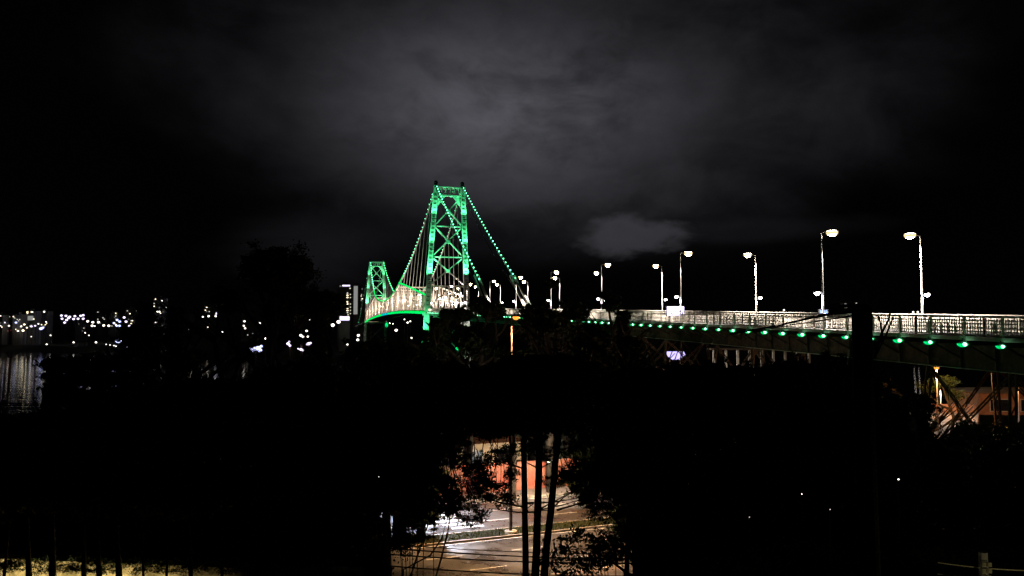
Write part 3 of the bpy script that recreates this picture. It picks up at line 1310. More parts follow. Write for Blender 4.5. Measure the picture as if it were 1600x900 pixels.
def house(name, label, origin, dirv, W, Dp, H, wallm, roofm, wins, z0=8.0, winm=None, over=0.4, peak=1.3):
    e = thing(name, label, 'house', (origin.x, origin.y, z0), math.atan2(dirv.y, dirv.x))
    MB().box((0, 0, 0), (W, Dp, H)).build('wall', wallm, e)
    mb = MB()
    o = over
    mb.add([(-o, -o, H + 0.003), (W + o, -o, H + 0.003), (W + o, Dp + o, H + 0.003), (-o, Dp + o, H + 0.003), (W * 0.2, Dp / 2, H + peak), (W * 0.8, Dp / 2, H + peak)],
           [(3, 2, 1, 0), (0, 1, 5, 4), (1, 2, 5), (2, 3, 4, 5), (3, 0, 4)])
    mb.build('roof', roofm, e)
    for (x0, x1, za, zb, lit) in wins:
        f = MB().box((x0 - 0.1, -0.06, za - 0.1), (x1 + 0.1, -0.004, zb + 0.1)).build('window', M['rail'], e)
        xm = (x0 + x1) / 2
        for xa, xb in ((x0, xm - 0.04), (xm + 0.04, x1)):
            MB().box((xa, -0.09, za), (xb, -0.063, zb)).build('pane', G[lit] if lit else M['glass'], f)
    return e


house('house', 'low cream house with a white framed window behind the red wall', road_pt(7, 19), RD, 10, 7, 4.6, M['creamwall'], M['roof'],
      [(1.0, 2.4, 2.6, 3.8, None), (4.0, 5.4, 2.6, 3.8, 'windim'), (7.2, 8.6, 2.6, 3.8, None)])
house('house', 'small dark rendered house left of the red wall', road_pt(-14, 20), RD, 8, 6, 3.6, M['brick'], M['roof'],
      [(1.2, 2.4, 1.2, 2.4, None), (4.6, 5.8, 1.2, 2.4, None)])

# salmon-lit building below the viaduct at the right
p = at(1531, 648, 96)
e = house('house', 'terracotta building with a pale eave lit orange below the viaduct', Vector((p.x, p.y, 0)), Vector((1, -0.10, 0)), 16, 8, 2.7, M['brick'], M['creamwall'],
          [(1.3, 3.6, 0.5, 1.9, None), (4.9, 7.0, 0.5, 1.9, None), (8.3, 10.4, 0.5, 1.9, None)], z0=p.z, peak=0.5)
p0 = p
lx = at(1560, 632, 88)


def yard_lamp(loc, gz, label, power, col, lens, r=0.22, h_arm=0.5):
    loc = Vector(loc)
    e = thing('yard_lamp', label, 'lamp', (loc.x, loc.y, gz))
    H = loc.z - gz
    MB().tube([(0, 0, 0), (0, 0, H + 0.25)], [0.08, 0.05], 8).build('pole', M['pole'], e)
    h = MB().ball((0, 0, H + 0.12), r * 1.2, 10, 5, sz=0.5, zmin=-0.1, zmax=1).build('lamp_head', M['black'], e)
    MB().ball((0, 0, H + 0.08), r, 10, 5, sz=0.85, zmin=-1, zmax=0.1).build('lamp_lens', G[lens], h)
    light('POINT', 'yard_light', Vector((0, -0.4, H - r - 0.15)), power, col, e, radius=0.15)
    return e


yard_lamp(at(1463, 576, 60), ground(at(1463, 576, 60).x, 60), 'orange sodium lamp glowing through leaves under the viaduct', 1500, (1.0, 0.45, 0.14), 'sodium', 0.20)
yard_lamp(at(1590, 600, 84), p0.z, 'orange lamp standing before the terracotta building under the viaduct', 800, (1.0, 0.42, 0.15), 'sodium', 0.05)
# paved yard below the trestle
pA, pB = at(1428, 655, 84), at(1520, 668, 82)
mb = MB()
q = [at(1424, 664, 80), at(1526, 676, 78), at(1530, 652, 92), at(1428, 646, 94)]
zz = q[0].z
for v in q:
    v.z = zz
mb.add([v - Vector((0, 0, 1.5)) for v in q] + q, [(3, 2, 1, 0), (4, 5, 6, 7), (0, 1, 5, 4), (1, 2, 6, 5), (2, 3, 7, 6), (3, 0, 4, 7)])
tag(mb.build('pavement', M['walk']), kind='structure')
w = wall_between(at(1430, 650, 93), at(1524, 660, 91), zz, zz + 1.0, 0.2).build('low_wall', M['brick'])
tag(w, 'low terracotta wall along the lit yard under the trestle', 'wall')
yard_lamp(at(1470, 640, 88) + Vector((0, 0, 2.0)), zz, 'warm yard lamp above the paving under the trestle', 600, (1.0, 0.52, 0.27), 'cwarm', 0.07)

# ------------------------------------------------------------------ illuminated boards and a glowing surface on and under the viaduct
def board(name, label, px0, px1, py0, py1, Y, m, zbase):
    a, b = at(px0, py1, Y), at(px1, py0, Y)
    e = thing(name, label, 'sign', ((a.x + b.x) / 2, Y, zbase))
    x = (b.x - a.x) / 2
    z0, z1 = a.z - zbase, b.z - zbase
    MB().box((-x - 0.08, 0.02, z0 - 0.08), (x + 0.08, 0.22, z1 + 0.08)).build('cabinet', M['black'], e)
    n = 4
    for i in range(n):
        MB().box((-x + 2 * x * i / n + 0.02, -0.03, z0), (-x + 2 * x * (i + 1) / n - 0.02, 0.017, z1)).build('led_panel', m, e)
    for s in (-0.6, 0.6):
        MB().box((s * x - 0.06, 0.05, 0), (s * x + 0.06, 0.17, z0 - 0.083)).build('post', M['pole'], e)
    return e


board('led_board', 'bright violet-white LED board standing over the viaduct railing', 1042.5, 1068.5, 479.3, 493, 87.5, G['led'], F(87.5, 5).z + 0.24)
board('led_board', 'small blue LED board on the viaduct right of the lamp post', 1281, 1293, 484.5, 490, 66, G['ledblue'], F(66, 5).z + 0.24)

# violet self-glowing canopy seen under the deck
c = at(1055, 556, 150)
e = thing('canopy', 'violet floodlit canopy with dark struts seen below the viaduct', 'canopy', (c.x, c.y, ground(c.x, c.y)))
hz = c.z - ground(c.x, c.y)
mb = MB()
S = 150 / FPX * 0.84
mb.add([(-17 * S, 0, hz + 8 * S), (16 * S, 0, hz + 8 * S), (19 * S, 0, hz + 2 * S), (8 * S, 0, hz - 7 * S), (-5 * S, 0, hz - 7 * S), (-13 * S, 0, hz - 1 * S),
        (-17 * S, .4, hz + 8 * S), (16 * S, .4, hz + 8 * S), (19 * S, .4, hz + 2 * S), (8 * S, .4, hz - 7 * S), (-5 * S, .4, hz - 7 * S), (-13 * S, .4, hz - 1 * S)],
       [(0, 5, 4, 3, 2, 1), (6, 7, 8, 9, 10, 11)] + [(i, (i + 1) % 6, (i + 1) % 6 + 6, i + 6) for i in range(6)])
mb.build('lit_panel', G['violet'], e)  # glows itself in place of violet light falling on a floor
for x0, x1 in ((-12, -6), (-1, 4), (8, 14)):
    MB().bar((x0 * S, -0.3, hz - 6 * S), (x1 * S, -0.3, hz + 8 * S), 0.16).build('strut', M['black'], e)
for x0 in (-10, 10):
    MB().bar((x0 * S, 0.2, 0), (x0 * S, 0.2, hz - 6 * S), 0.3).build('post', M['darksteel'], e)

# pale shed and its lamps below the viaduct
c = at(1120, 566, 128)
gz = ground(c.x, c.y)
e = thing('market_shed', 'pale open shed with lit bays seen between the trestle legs', 'shed', (c.x, c.y, gz))
hz = at(1120, 547, 128).z - gz
MB().box((-1, 0, hz), (16, 3, hz + 0.3)).build('roof', M['darksteel'], e)
for i in range(9):
    MB().box((-0.6 + i * 2, 0, 0), (-0.25 + i * 2, 0.35, hz - 0.003)).build('post', M['cream'], e)
for i in (1, 4, 6):
    light('POINT', 'shed_light', Vector((0.5 + i * 2, 1.5, hz - 0.5)), 30, (1.0, 0.95, 0.9), e, radius=0.1)
for k, (px, py) in enumerate(((1035, 560), (1098, 566), (1160, 572), (1240, 566))):
    c = at(px, py, 70 + 4 * k)
    g = min(ground(c.x, c.y), c.z - 3)
    yard_lamp(c - Vector((0, 0, 1.0)), g, ['work lamp below the violet canopy', 'work lamp between the trestle and the pale shed', 'work lamp in the dark trees under the middle of the viaduct', 'work lamp below the third lamp pair from the right'][k], 45, (1.0, 0.82, 0.7), 'cwarm', 0.04)
# concrete abutment block and white plates near the right trestle
for (x0, x1, y0, y1, Y, lab) in ((1262, 1290, 534, 545, 72, 'pale concrete bearing block under the viaduct left of the big dark trunk'),
                                 (1379, 1392, 544, 549, 58, 'small pale plate under the viaduct right of the big dark trunk'),
                                 (1496, 1503, 560, 571, 52, 'bright bearing bracket on top of the rightmost trestle')):
    a, b = at(x0, y1, Y), at(x1, y0, Y)
    o = MB().box((a.x, Y, a.z), (b.x, Y + 0.8, b.z)).build('bearing_block', M['rail'])
    tag(o, lab, 'block')

# ------------------------------------------------------------------ far shore city
def building(px0, px1, ytop, Y, wins, label, m='facade', extra=None, group=None, name='apartment_building'):
    a, b = at(px0, ytop, Y), at(px1, ytop, Y)
    gz = ground(a.x, Y) - 2
    W, H = b.x - a.x, a.z - gz
    e = thing(name, label, 'building', (a.x, Y, gz), group=group)
    MB().box((0, 0, 0), (W, 14, H)).build('wall', M[m], e)
    MB().box((W * 0.3, 3, H + 0.003), (W * 0.6, 9, H + 3)).build('roof_house', M[m], e)
    S = Y / FPX
    for (px, py, w, h, g) in wins:
        p = at(px, py, Y) - Vector((a.x, Y, gz))
        MB().box((p.x - w * S / 2, -0.25, p.z - h * S / 2), (p.x + w * S / 2, -0.02, p.z + h * S / 2)).build('lit_window', G[g], e)
    return e


R2 = random.Random(21)


def rand_wins(x0, x1, y0, y1, n, gs=('win', 'windim', 'win', 'cwarm')):
    out = []
    for _ in range(n):
        cx = x0 + 1 + round(R2.random() * (x1 - x0 - 2) / 2) * 2
        cy = y0 + 1.5 + round(R2.random() * (y1 - y0 - 3) / 2.2) * 2.2
        out.append((cx, cy, 1.5, 1.0, R2.choice(gs)))
    seen, res = set(), []
    for w in out:
        if (w[0], w[1]) not in seen:
            seen.add((w[0], w[1]))
            res.append(w)
    return res


city = [(-12, 4, 492, 1010, 8, 'pale apartment block at the very left edge of the far shore'),
        (6, 18, 489, 1150, 9, 'apartment block second from the left on the far shore'),
        (20, 33, 491, 1020, 9, 'wide apartment block with scattered lit windows on the far left shore'),
        (40, 55, 486, 1040, 8, 'pale lit apartment block with two bright rooftop lamps on the far left'),
        (58, 74, 486, 1080, 9, 'apartment block right of the pale one on the far left shore'),
        (118, 134, 498, 1180, 3, 'low block behind the violet lamp cluster'),
        (150, 168, 484, 1250, 8, 'hillside block with a cluster of lit windows right of the violet lamps'),
        (170, 184, 488, 1200, 6, 'hillside block above the string of round lamps'),
        (196, 214, 482, 1210, 8, 'tall hillside block at the end of the string of lamps'),
        (240, 262, 466, 1120, 7, 'tall dim tower seen through the black tree on the left'),
        (286, 304, 490, 1150, 2, 'low dim block between two black trees on the left'),
        (318, 344, 470, 1030, 8, 'tower with a blue-white corner light behind the big round tree'),
        (378, 410, 480, 1000, 3, 'block with few lit windows directly behind the big round tree'),
        (455, 470, 460, 960, 2, 'slim block right of the big round tree'),
        (500, 518, 455, 940, 2, 'dim block between the round tree and the striped tower')]
for i, (x0, x1, y0, Y, n, lab) in enumerate(city):
    W_ = rand_wins(x0, x1, y0, y0 + (26 if y0 > 480 else 46), n)
    if i == 3:
        W_ += [(43, 487.5, 2.2, 1.6, 'cwarm'), (50, 487.5, 3.4, 1.2, 'cwarm')]
        W_ += [(47, 497, 10, 7, 'windim')]  # glowing panel in place of lamplight on the pale front
    if i == 11:
        W_ += [(339.5, 476, 3.5, 5, 'cviolet'), (338, 490, 1.5, 3, 'cviolet')]
    building(x0, x1, y0, Y, W_, lab)
wins = [(532, 447, 2.2, 1.4, 'windim'), (541, 446.3, 12, 2.0, 'cviolet'), (547, 450.5, 2, 1.5, 'win')]
wins += [(543, 458 + 3.4 * i, 2.2, 1.3, 'cwarm' if i % 3 else 'win') for i in range(0, 11) if i not in (3, 6)]
wins += [(547.5, 460 + 5 * i, 1.6, 1.1, 'win') for i in range(0, 7) if i != 2]
e = building(528, 549, 445, 820, wins, 'residential tower with a lit crown beside the far bridge tower')
for (px0, px1, y0, y1) in ((531.5, 535.5, 450, 492),):
    S = 820 / FPX
    o = MB().box((3 * S, -0.4, 10), (7 * S, -0.05, 36)).build('pale_strip', G['windim'], e)
e = building(551, 560, 446, 800, [(565, 460, 1, 1, 'win')], 'narrow tower with a pale vertical strip right behind the far bridge tower')
p = at(553, 447, 800)
q = at(558.5, 491, 800)
bz = Vector(e.location)
MB().box((p.x - bz.x, -0.4, q.z - bz.z), (q.x - bz.x, -0.05, p.z - bz.z)).build('pale_strip', G['windim'], e)
building(562, 575, 450, 830, rand_wins(563, 570, 450, 490, 6), 'dark tower behind the legs of the far bridge tower')
o = building(530, 547, 494, 700, [(538.5, 497.5, 15, 6, 'cviolet')], 'low hall with a bright blue-white front beside the far end of the bridge', name='hall')
# right-hand horizon city seen above the railing
building(1312, 1330, 470, 900, [(1315, 476, 2.2, 1.4, 'win'), (1321, 474.5, 3.4, .9, 'windim'), (1322, 481, 3.6, 1.0, 'win'), (1338, 474, 1.8, 1.6, 'win')], 'distant tower with a few lit windows over the viaduct near the black trunk')

# far lamps
def lamp_small(px, py, Y, r, g, label, group, water=False):
    p = at(px, py, Y)
    gz = ground(p.x, p.y) if p.z > ground(p.x, p.y) + 1 else p.z - 5
    gz = max(gz, p.z - 30)
    e = thing('shore_lamp', label, 'lamp', (p.x, p.y, gz), group=group)
    MB().bar((0, r * 0.6, 0), (0, r * 0.6, p.z - gz), 0.3).build('pole', M['black'], e)
    MB().ball((0, 0, p.z - gz), r, 8, 5, sz=0.8).build('lamp_head', G[g], e)
    return e


G1 = 'violet-white lamp cluster on the far shore'
for (px, py) in ((96, 493), (103, 493.5), (97, 498), (104, 500), (109, 495), (115, 498.5), (117, 494), (122, 498), (126, 493.5), (130, 492.5), (130, 498), (101, 504), (107, 497)):
    lamp_small(px, py, 1060, 1.75, 'cviolet', 'round violet-white lamp in the dense cluster on the far left shore', G1)
G2 = 'string of round lamps on the far shore'
for (px, py) in ((137, 502), (145, 503.5), (154, 503.5), (162, 508.5), (170, 509), (144, 509), (148, 509.5)):
    lamp_small(px, py, 1060, 1.7 if px != 148 else 1.0, 'cwhite', 'white lamp in the descending string right of the violet cluster', G2)
G3 = 'blue lamps at the end of the string'
for (px, py) in ((178, 505), (183, 500), (187, 502.5), (182, 509), (187, 509), (194, 496), (197, 502.5), (202, 509.5)):
    lamp_small(px, py, 1060, 1.8, 'cblue' if px < 190 else 'cviolet', 'blue-white lamp in the tight group ending the string of lamps', G3)
lamp_small(185, 532, 800, 3.2, 'cblue', 'large blue-white floodlight low on the far shore', 'blue floodlights low on the shore')
lamp_small(199, 540, 800, 2.0, 'cviolet', 'violet floodlight just right of the large blue-white one', 'blue floodlights low on the shore')
G4 = 'quayside lamps on the far left'
for (px, py, r, g) in ((22, 541.5, 2.4, 'cblue'), (7, 504, 1.6, 'cviolet'), (25, 504, 1.8, 'cblue'), (14, 509, 1.4, 'cwhite'), (33, 510, 1.5, 'cwhite'), (38, 507, 1.5, 'cwarm'), (42, 512, 1.3, 'cwarm'), (28, 517, 1.5, 'cwarm'), (36, 516.5, 1.9, 'cwarm'), (49, 510, 1.8, 'cviolet'), (55, 509, 1.5, 'cviolet'), (64, 513.5, 2.8, 'cblue'), (67, 512, 2.0, 'cblue'), (12, 517, 0.7, 'cred'), (17, 516, 0.6, 'cred'),
                       (2, 507, 1.6, 'cwhite'), (2, 498, 1.2, 'cwhite'), (60, 506, 1.2, 'cwhite'), (5, 527, 0.9, 'cwhite'), (49, 526, 0.9, 'cwhite'), (73, 538, 1.4, 'cwhite'), (79, 524, 1.2, 'cwhite'),
                       (72, 503, 1.1, 'cwhite'), (69, 487, 1.5, 'cwhite')):
    lamp_small(px, py, 1015, r * 0.8, g, {'cblue': 'blue-white quay lamp on the far left shore', 'cviolet': 'pale violet quay lamp on the far left shore', 'cwhite': 'small white quay lamp on the far left shore', 'cwarm': 'warm yellow quay lamp on the far left shore', 'cred': 'tiny red light among the quay lamps'}[g], G4)
G5 = 'lamps at the water edge'
for (px, g, r) in ((11, 'cwhite', 0.9), (16, 'cwhite', 1.6), (21, 'cblue', 2.2), (30, 'cwarm', 2.6), (36, 'cwarm', 1.9), (47, 'cwarm', 3.0), (61, 'cwhite', 1.0), (76, 'cwhite', 0.8), (98, 'cwhite', 1.3), (136, 'cwhite', 0.8), (150, 'cwhite', 0.9)):
    lamp_small(px, 543.5, 985, r * 0.55, g.replace('c', 'edge', 1), {'cblue': 'blue lamp standing at the water edge, mirrored in the water', 'cwhite': 'small white lamp at the water edge on the far left', 'cwarm': 'yellow lamp at the water edge with a long reflection'}[g], G5)
G6 = 'scattered lamps on the far bank'
for (px, py, r, Y) in ((115, 535, 1.2, 900), (133, 520, 0.9, 900), (139, 524, 0.9, 900), (150, 535, 1.3, 850), (204, 526, 0.9, 850), (166, 538, .7, 800), (172, 539, .7, 800), (178, 540, .8, 800), (181, 541, .8, 800), (195, 547, .8, 800), (246, 487, 1.2, 1000), (249, 487, 1.4, 1000), (253, 470, 1.1, 1000), (259, 481, 1.0, 1000), (243, 504, 1.0, 900), (247, 503, 1.0, 900), (294, 515, 1.0, 900), (300, 518, 1.3, 900), (317, 495, 1.3, 900), (326, 494, 1.5, 900), (337, 494, 1.4, 900), (347, 519, 1.3, 800),
                        (382, 502, 1.3, 800), (381, 509, 1.2, 800), (383, 513, 1.2, 800), (406, 505, 1.1, 800), (415, 529, 1.2, 700), (460, 468, 1.2, 850), (467, 463, 1.1, 850), (484, 499, 1.1, 800), (506, 505, 1.2, 700), (520, 508, 2.0, 680), (529, 503, 2.0, 680), (543, 538, 1.0, 560), (560, 524, 1.2, 560), (559, 531, 1.2, 560),
                       (609, 505, 1.1, 640), (614, 506, 1.1, 640), (632, 499, 1.2, 640), (637, 504, 1.8, 640), (641, 502, 1.4, 640), (619, 516, 2.4, 600), (643, 528, 1.4, 600), (1225, 484.5, 1.6, 1100), (1434, 487.5, 1.5, 1000), (1427, 487.5, 1.5, 1000)):
    wherew = 'on the dark far bank left of the bridge' if px < 560 else ('below the main span of the bridge' if px < 700 else 'above the railing at the right')
    lamp_small(px, py, Y, r * (0.5 if 560 < px < 700 else 0.85), 'cwhite', 'tiny white lamp ' + wherew, G6 + (' ' + ('left' if px < 560 else 'under the span' if px < 700 else 'over the viaduct')))
# green glowing shapes below the span; the near one stands in for a reflection
for (px, py, Y, lab) in ((662, 537, 250, 'green-lit mooring pile under the near bridge tower'), (604, 508, 420, 'faint green-lit pile far below the main span'),
                         (716, 543, 200, 'green beacon lamp low to the right of the tower')):
    p = at(px, py, Y)
    e = thing('beacon_pile', lab, 'beacon', (p.x, p.y, -1))
    MB().tube([(0, 0, 0), (0, 0, p.z + 0.2)], 0.5, 8).build('pile', M['concrete'], e)
    r_ = 0.9 if px != 604 else 1.0
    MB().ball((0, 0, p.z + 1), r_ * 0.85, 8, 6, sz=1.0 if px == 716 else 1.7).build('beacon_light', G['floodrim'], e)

# lit hulls / pontoons seen through the branches (blue-white clusters)
def cluster(px, py, Y, spots, g, label):
    p = at(px, py, Y)
    gz = ground(p.x, p.y)
    gz = max(gz, 0.0)
    e = thing('floodlight_mast', label, 'floodlight', (p.x, p.y, gz))
    S = Y / FPX
    MB().bar((0, 0.2, 0), (0, 0.2, p.z - gz), 0.1).build('pole', M['darksteel'], e)
    for dx, dy, r in spots:
        MB().ball((dx * S, 0, p.z - gz - dy * S), r * S, 8, 5, sz=0.8).build('floodlight', G[g], e)
    return e


cluster(398, 546, 50, ((-8, 0, 2.8), (-4, 1, 3.6), (1, -1, 3.8), (5, -2, 4.0), (8, 1, 3.6), (10, -5, 2.4)), 'cblue', 'wide blue-white floodlight group glowing through the black trees')
cluster(452, 537, 50, ((-2, 0, 2.6), (1, 3, 2), (0, -3, 2)), 'cviolet', 'left lamp pair of the pale group right of the wide blue floodlights')
cluster(482, 537, 50, ((0, 0, 2.8), (3, -1, 2), (-2, 1, 2)), 'cviolet', 'star-shaped pale lamp right in the pale group')
cluster(470, 524, 50, ((0, 0, 2.2), (3, 2, 2.2), (9, -7, 1.8), (11, 2, 1.6)), 'cwhite', 'upper lamps of the pale group by the dark trees')
cluster(470, 546, 50, ((-4, -1, 1.4), (0, 0, 2.4), (3, 1, 2.2)), 'cviolet', 'lowest lamp of the pale group by the dark trees')

# ------------------------------------------------------------------ trees
NP = np.random.default_rng(11)


def leaf_mesh(name, nclump, nleaf, leaf, seed, m, flat=0.8, lobes=0.35, core=260, coresize=0.13, clr=0.2):
    r = np.random.default_rng(seed)
    d = r.normal(size=(nclump, 3))
    d /= np.linalg.norm(d, axis=1)[:, None]
    lob = 1 + lobes * np.sin(d[:, 0] * 4.1 + seed) * np.cos(d[:, 1] * 3.7 + seed * 2) + lobes * 0.5 * np.sin(d[:, 2] * 6 + seed)
    rad = r.uniform(0.35, 0.92, nclump) ** 0.6 * lob
    C = d * rad[:, None]
    C[:, 2] *= flat
    cr = r.uniform(0.6, 1.35, nclump) * clr
    k = np.repeat(np.arange(nclump), nleaf)
    P = C[k] + r.normal(size=(len(k), 3)) * (cr[k] * 0.45)[:, None] * np.array([1, 1, 0.7])
    n = len(k)
    u = r.normal(size=(n, 3))
    u[:, 2] -= 0.4
    u /= np.linalg.norm(u, axis=1)[:, None]
    w = np.cross(u, r.normal(size=(n, 3)))
    w /= np.linalg.norm(w, axis=1)[:, None]
    s = (r.uniform(0.6, 1.3, n) * leaf)[:, None]
    V = np.concatenate([P - u * s, P + w * s * 0.42 - u * s * 0.1, P + u * s, P - w * s * 0.42 - u * s * 0.1])
    # inner dark mass so that the heart of the crown is closed
    Q = r.normal(size=(core, 3))
    Q = Q / np.linalg.norm(Q, axis=1)[:, None] * (r.uniform(0, 0.72, core) ** 0.5)[:, None]
    Q[:, 2] *= flat
    u2 = r.normal(size=(core, 3))
    u2 /= np.linalg.norm(u2, axis=1)[:, None]
    w2 = np.cross(u2, r.normal(size=(core, 3)))
    w2 /= np.linalg.norm(w2, axis=1)[:, None]
    s2 = (r.uniform(0.6, 1.2, core) * coresize)[:, None]
    V2 = np.concatenate([Q - u2 * s2, Q + w2 * s2 * 0.6, Q + u2 * s2, Q - w2 * s2 * 0.6])
    i = np.arange(n)
    j = np.arange(core) + 4 * n
    F_ = np.concatenate([np.stack([i, i + n, i + 2 * n, i + 3 * n], 1), np.stack([j, j + core, j + 2 * core, j + 3 * core], 1)])
    return np_mesh(name, np.concatenate([V, V2]), F_, m)


crowns_far = [leaf_mesh('crown', 70, 80, 0.05, s, M['leaf'] if s % 2 else M['leaf2'], core=420, coresize=0.20) for s in (1, 2, 3)]
crowns_near = [leaf_mesh('crown', 130, 130, 0.032, s, M['leaf'] if s % 2 else M['leaf2'], core=2400, coresize=0.085, clr=0.17) for s in (4, 5, 6, 7)]
shrub_open = [leaf_mesh('crown', 46, 34, 0.085, s, M['leaf'], core=0, clr=0.34, lobes=0.4) for s in (8, 9)]
bare_sprays = [leaf_mesh('crown', 40, 24, 0.05, s, M['leaf'], core=0, clr=0.26, flat=0.5) for s in (10,)]


def trunk_mesh(seed, limbs=7, bend=0.06):
    r = random.Random(seed)
    mb = MB()
    pts = [Vector((0, 0, 0))]
    for i in range(1, 6):
        pts.append(Vector((r.uniform(-bend, bend) * i / 5, r.uniform(-bend, bend) * i / 5, i / 5)))
    mb.tube(pts, [0.030, 0.024, 0.020, 0.016, 0.011, 0.005], 8)
    for k in range(limbs):
        z = r.uniform(0.38, 0.85)
        i = int(z * 5)
        p = pts[i].lerp(pts[i + 1], z * 5 - i)
        a = r.uniform(0, 6.28)
        l = r.uniform(0.12, 0.24)
        q = p + Vector((math.cos(a) * l, math.sin(a) * l, l * r.uniform(0.4, 0.9)))
        mid = p.lerp(q, 0.5) + Vector((0, 0, -0.015))
        mb.tube([p, mid, q], [0.011, 0.008, 0.003], 6)
        for _ in range(2):
            a2 = a + r.uniform(-0.9, 0.9)
            q2 = q + Vector((math.cos(a2), math.sin(a2), r.uniform(0.2, 1))) * r.uniform(0.05, 0.1)
            mb.tube([mid, q2], [0.005, 0.002], 5)
    me = bpy.data.meshes.new('trunk')
    me.from_pydata(mb.v, [], mb.f)
    me.materials.append(M['bark'])
    return me


trunks = [trunk_mesh(s) for s in (1, 2, 3, 4)]
TN = [0]


def proj(p):
    d = Vector(p) - Vector((0, 0, EYE))
    f = d.y * math.cos(PITCH) + d.z * math.sin(PITCH)
    u = -d.y * math.sin(PITCH) + d.z * math.cos(PITCH)
    return CX + d.x / f * FPX, CY - u / f * FPX, f


OPENINGS = [(634, 812, 985, 915), (745, 705, 892, 800), (690, 782, 945, 830)]


def blocks_opening(c, R, Rz):
    px, py, f = proj(c)
    if f > 60:
        return False
    rx, ry = R / f * FPX * 0.97, Rz / f * FPX * 0.97
    for x0, y0, x1, y1 in OPENINGS:
        qx, qy = min(max(px, x0), x1), min(max(py, y0), y1)
        if ((px - qx) / rx) ** 2 + ((py - qy) / ry) ** 2 < 1:
            return True
    return False



def tree(px, ptop, Y, rpx, label, near=False, squash=0.85, group=None, cr=None, fill=True, name='tree', free=False):
    """crown whose top shows at (px, ptop) from depth Y, with a radius of rpx pixels"""
    S = Y / FPX
    R = rpx * S
    top = at(px, ptop, Y)
    gz = ground(top.x, top.y) - 0.2
    TN[0] += 1
    H = max(top.z - gz, R * 1.2)
    e = thing(name, label, 'tree', (top.x, top.y, gz), rng.uniform(0, 6.28), group=group)
    t = link('trunk', trunks[TN[0] % 4], e)
    t.scale = (H * 0.85, H * 0.85, H * 0.93)
    cs = cr or (crowns_near if near else crowns_far)
    me = cs[TN[0] % len(cs)]
    z0 = gz + H - R * squash * 0.95
    if not free and blocks_opening((top.x, top.y, z0), R, R * squash):
        bpy.data.objects.remove(t)
        bpy.data.objects.remove(e)
        return None
    c = link('crown', me, e)
    c.location = (0, 0, H - R * squash * 0.95)
    c.scale = (R, R, R * squash)
    tx = proj((top.x, top.y, gz + 2))
    if not free and blocks_opening((top.x, top.y, gz + H * 0.35), 0.2, H * 0.3):
        bpy.data.objects.remove(t)
    if fill and H > R * 2.2:
        # lower storeys of the same crown
        z = H - R * squash * 0.95 - R * 0.9
        while z > R * 0.5:
            if not free and blocks_opening((top.x, top.y, gz + z), R * 1.1, R * squash):
                z -= R * 1.1
                continue
            c = link('crown', cs[(TN[0] + 1) % len(cs)], e)
            c.location = (rng.uniform(-.25, .25) * R, rng.uniform(-.25, .25) * R, z)
            c.rotation_euler = (0, 0, rng.uniform(0, 6))
            c.scale = (R * 1.05, R * 1.05, R * squash)
            z -= R * 1.1
    return e


# the trees that show an outline of their own
NOFILL = {(362, 470), (432, 468), (432, 374), (355, 446), (505, 446), (468, 440), (285, 540)}
named = [
    (432, 374, 58, 62, 'large round-crowned tree rising highest over the black thicket on the left', 0),
    (355, 446, 62, 28, 'black tree shouldering the large round crown on its left', 0),
    (505, 446, 60, 34, 'black tree just right of the large round crown', 0),
    (468, 440, 66, 40, 'black tree under the right flank of the large round crown', 0),
    (225, 498, 60, 36, 'black tree edging the far shore lights on the left', 0),
    (285, 540, 55, 30, 'low black tree between the shore lights and the large round crown', 0),
    (575, 524, 70, 46, 'black tree with its top just below the end of the bridge span', 0),
    (625, 534, 60, 40, 'black tree below the middle of the main span', 0),
    (700, 478, 105, 17, 'small round black tree against the portal of the near bridge tower', 0),
    (686, 494, 100, 18, 'bushy black tree covering the foot of the near bridge tower', 0),
    (722, 476, 105, 20, 'black tree right of the foot of the near bridge tower', 0),
    (752, 461, 98, 22, 'dome-shaped black tree beneath the near backstay', 0),
    (772, 470, 98, 22, 'black tree just left of the orange mast lamp', 0),
    (830, 470, 92, 22, 'black tree in front of the foot of the far backstay', 0),
    (863, 434, 84, 12, 'tall black tree hiding the fourth pair of viaduct lamps', 0),
    (900, 466, 88, 26, 'black tree between the hidden lamps and the viaduct end', 0),
    (884, 462, 85, 14, 'small black tree just right of the hidden lamps', 0),
    (846, 466, 86, 14, 'small black tree just left of the hidden lamps', 0),
    (946, 452, 84, 12, 'black tree rising before the third lamp pair', 0),
    (955, 462, 80, 18, 'black tree at the point where the viaduct railing comes into view', 0),
    (975, 482, 70, 13, 'small round black tree overlapping the left end of the visible railing', 0),
    (860, 476, 78, 34, 'dense black tree below the hidden lamps', 0),
    (800, 520, 75, 34, 'black tree beside the orange-lit mast', 0),
    (735, 500, 80, 34, 'low black tree between the tower foot and the orange mast', 0),
    (920, 500, 72, 40, 'dense black tree under the start of the railing', 0),
    (660, 548, 62, 40, 'black tree below the green mooring light', 0),
    (362, 470, 60, 14, 'narrow black tree left of the trunk of the large round tree', 0),
    (432, 468, 57, 26, 'black tree filling the space beneath the large round crown', 0),
    (228, 470, 58, 16, 'upright black tree where the violet shore lamps end', 0),
    (275, 476, 57, 15, 'upright black tree right of the dim tower on the left', 0),
    (500, 486, 58, 15, 'black tree left of the striped tower by the far bridge end', 0),
    (84, 553, 50, 20, 'black tree top below the quay lamps, leftmost before the water', 0),
    (120, 551, 52, 24, 'black tree top before the water under the violet lamp cluster', 0),
    (160, 549, 50, 26, 'black tree top before the water under the string of lamps', 0),
    (196, 546, 52, 24, 'black tree top just below the large blue-white shore light', 0),
    (664, 513, 88, 9, 'small black tree top crossing the green leg below the deck', 0),
    (985, 520, 62, 26, 'black tree under the first visible green floodlights', 0),
]
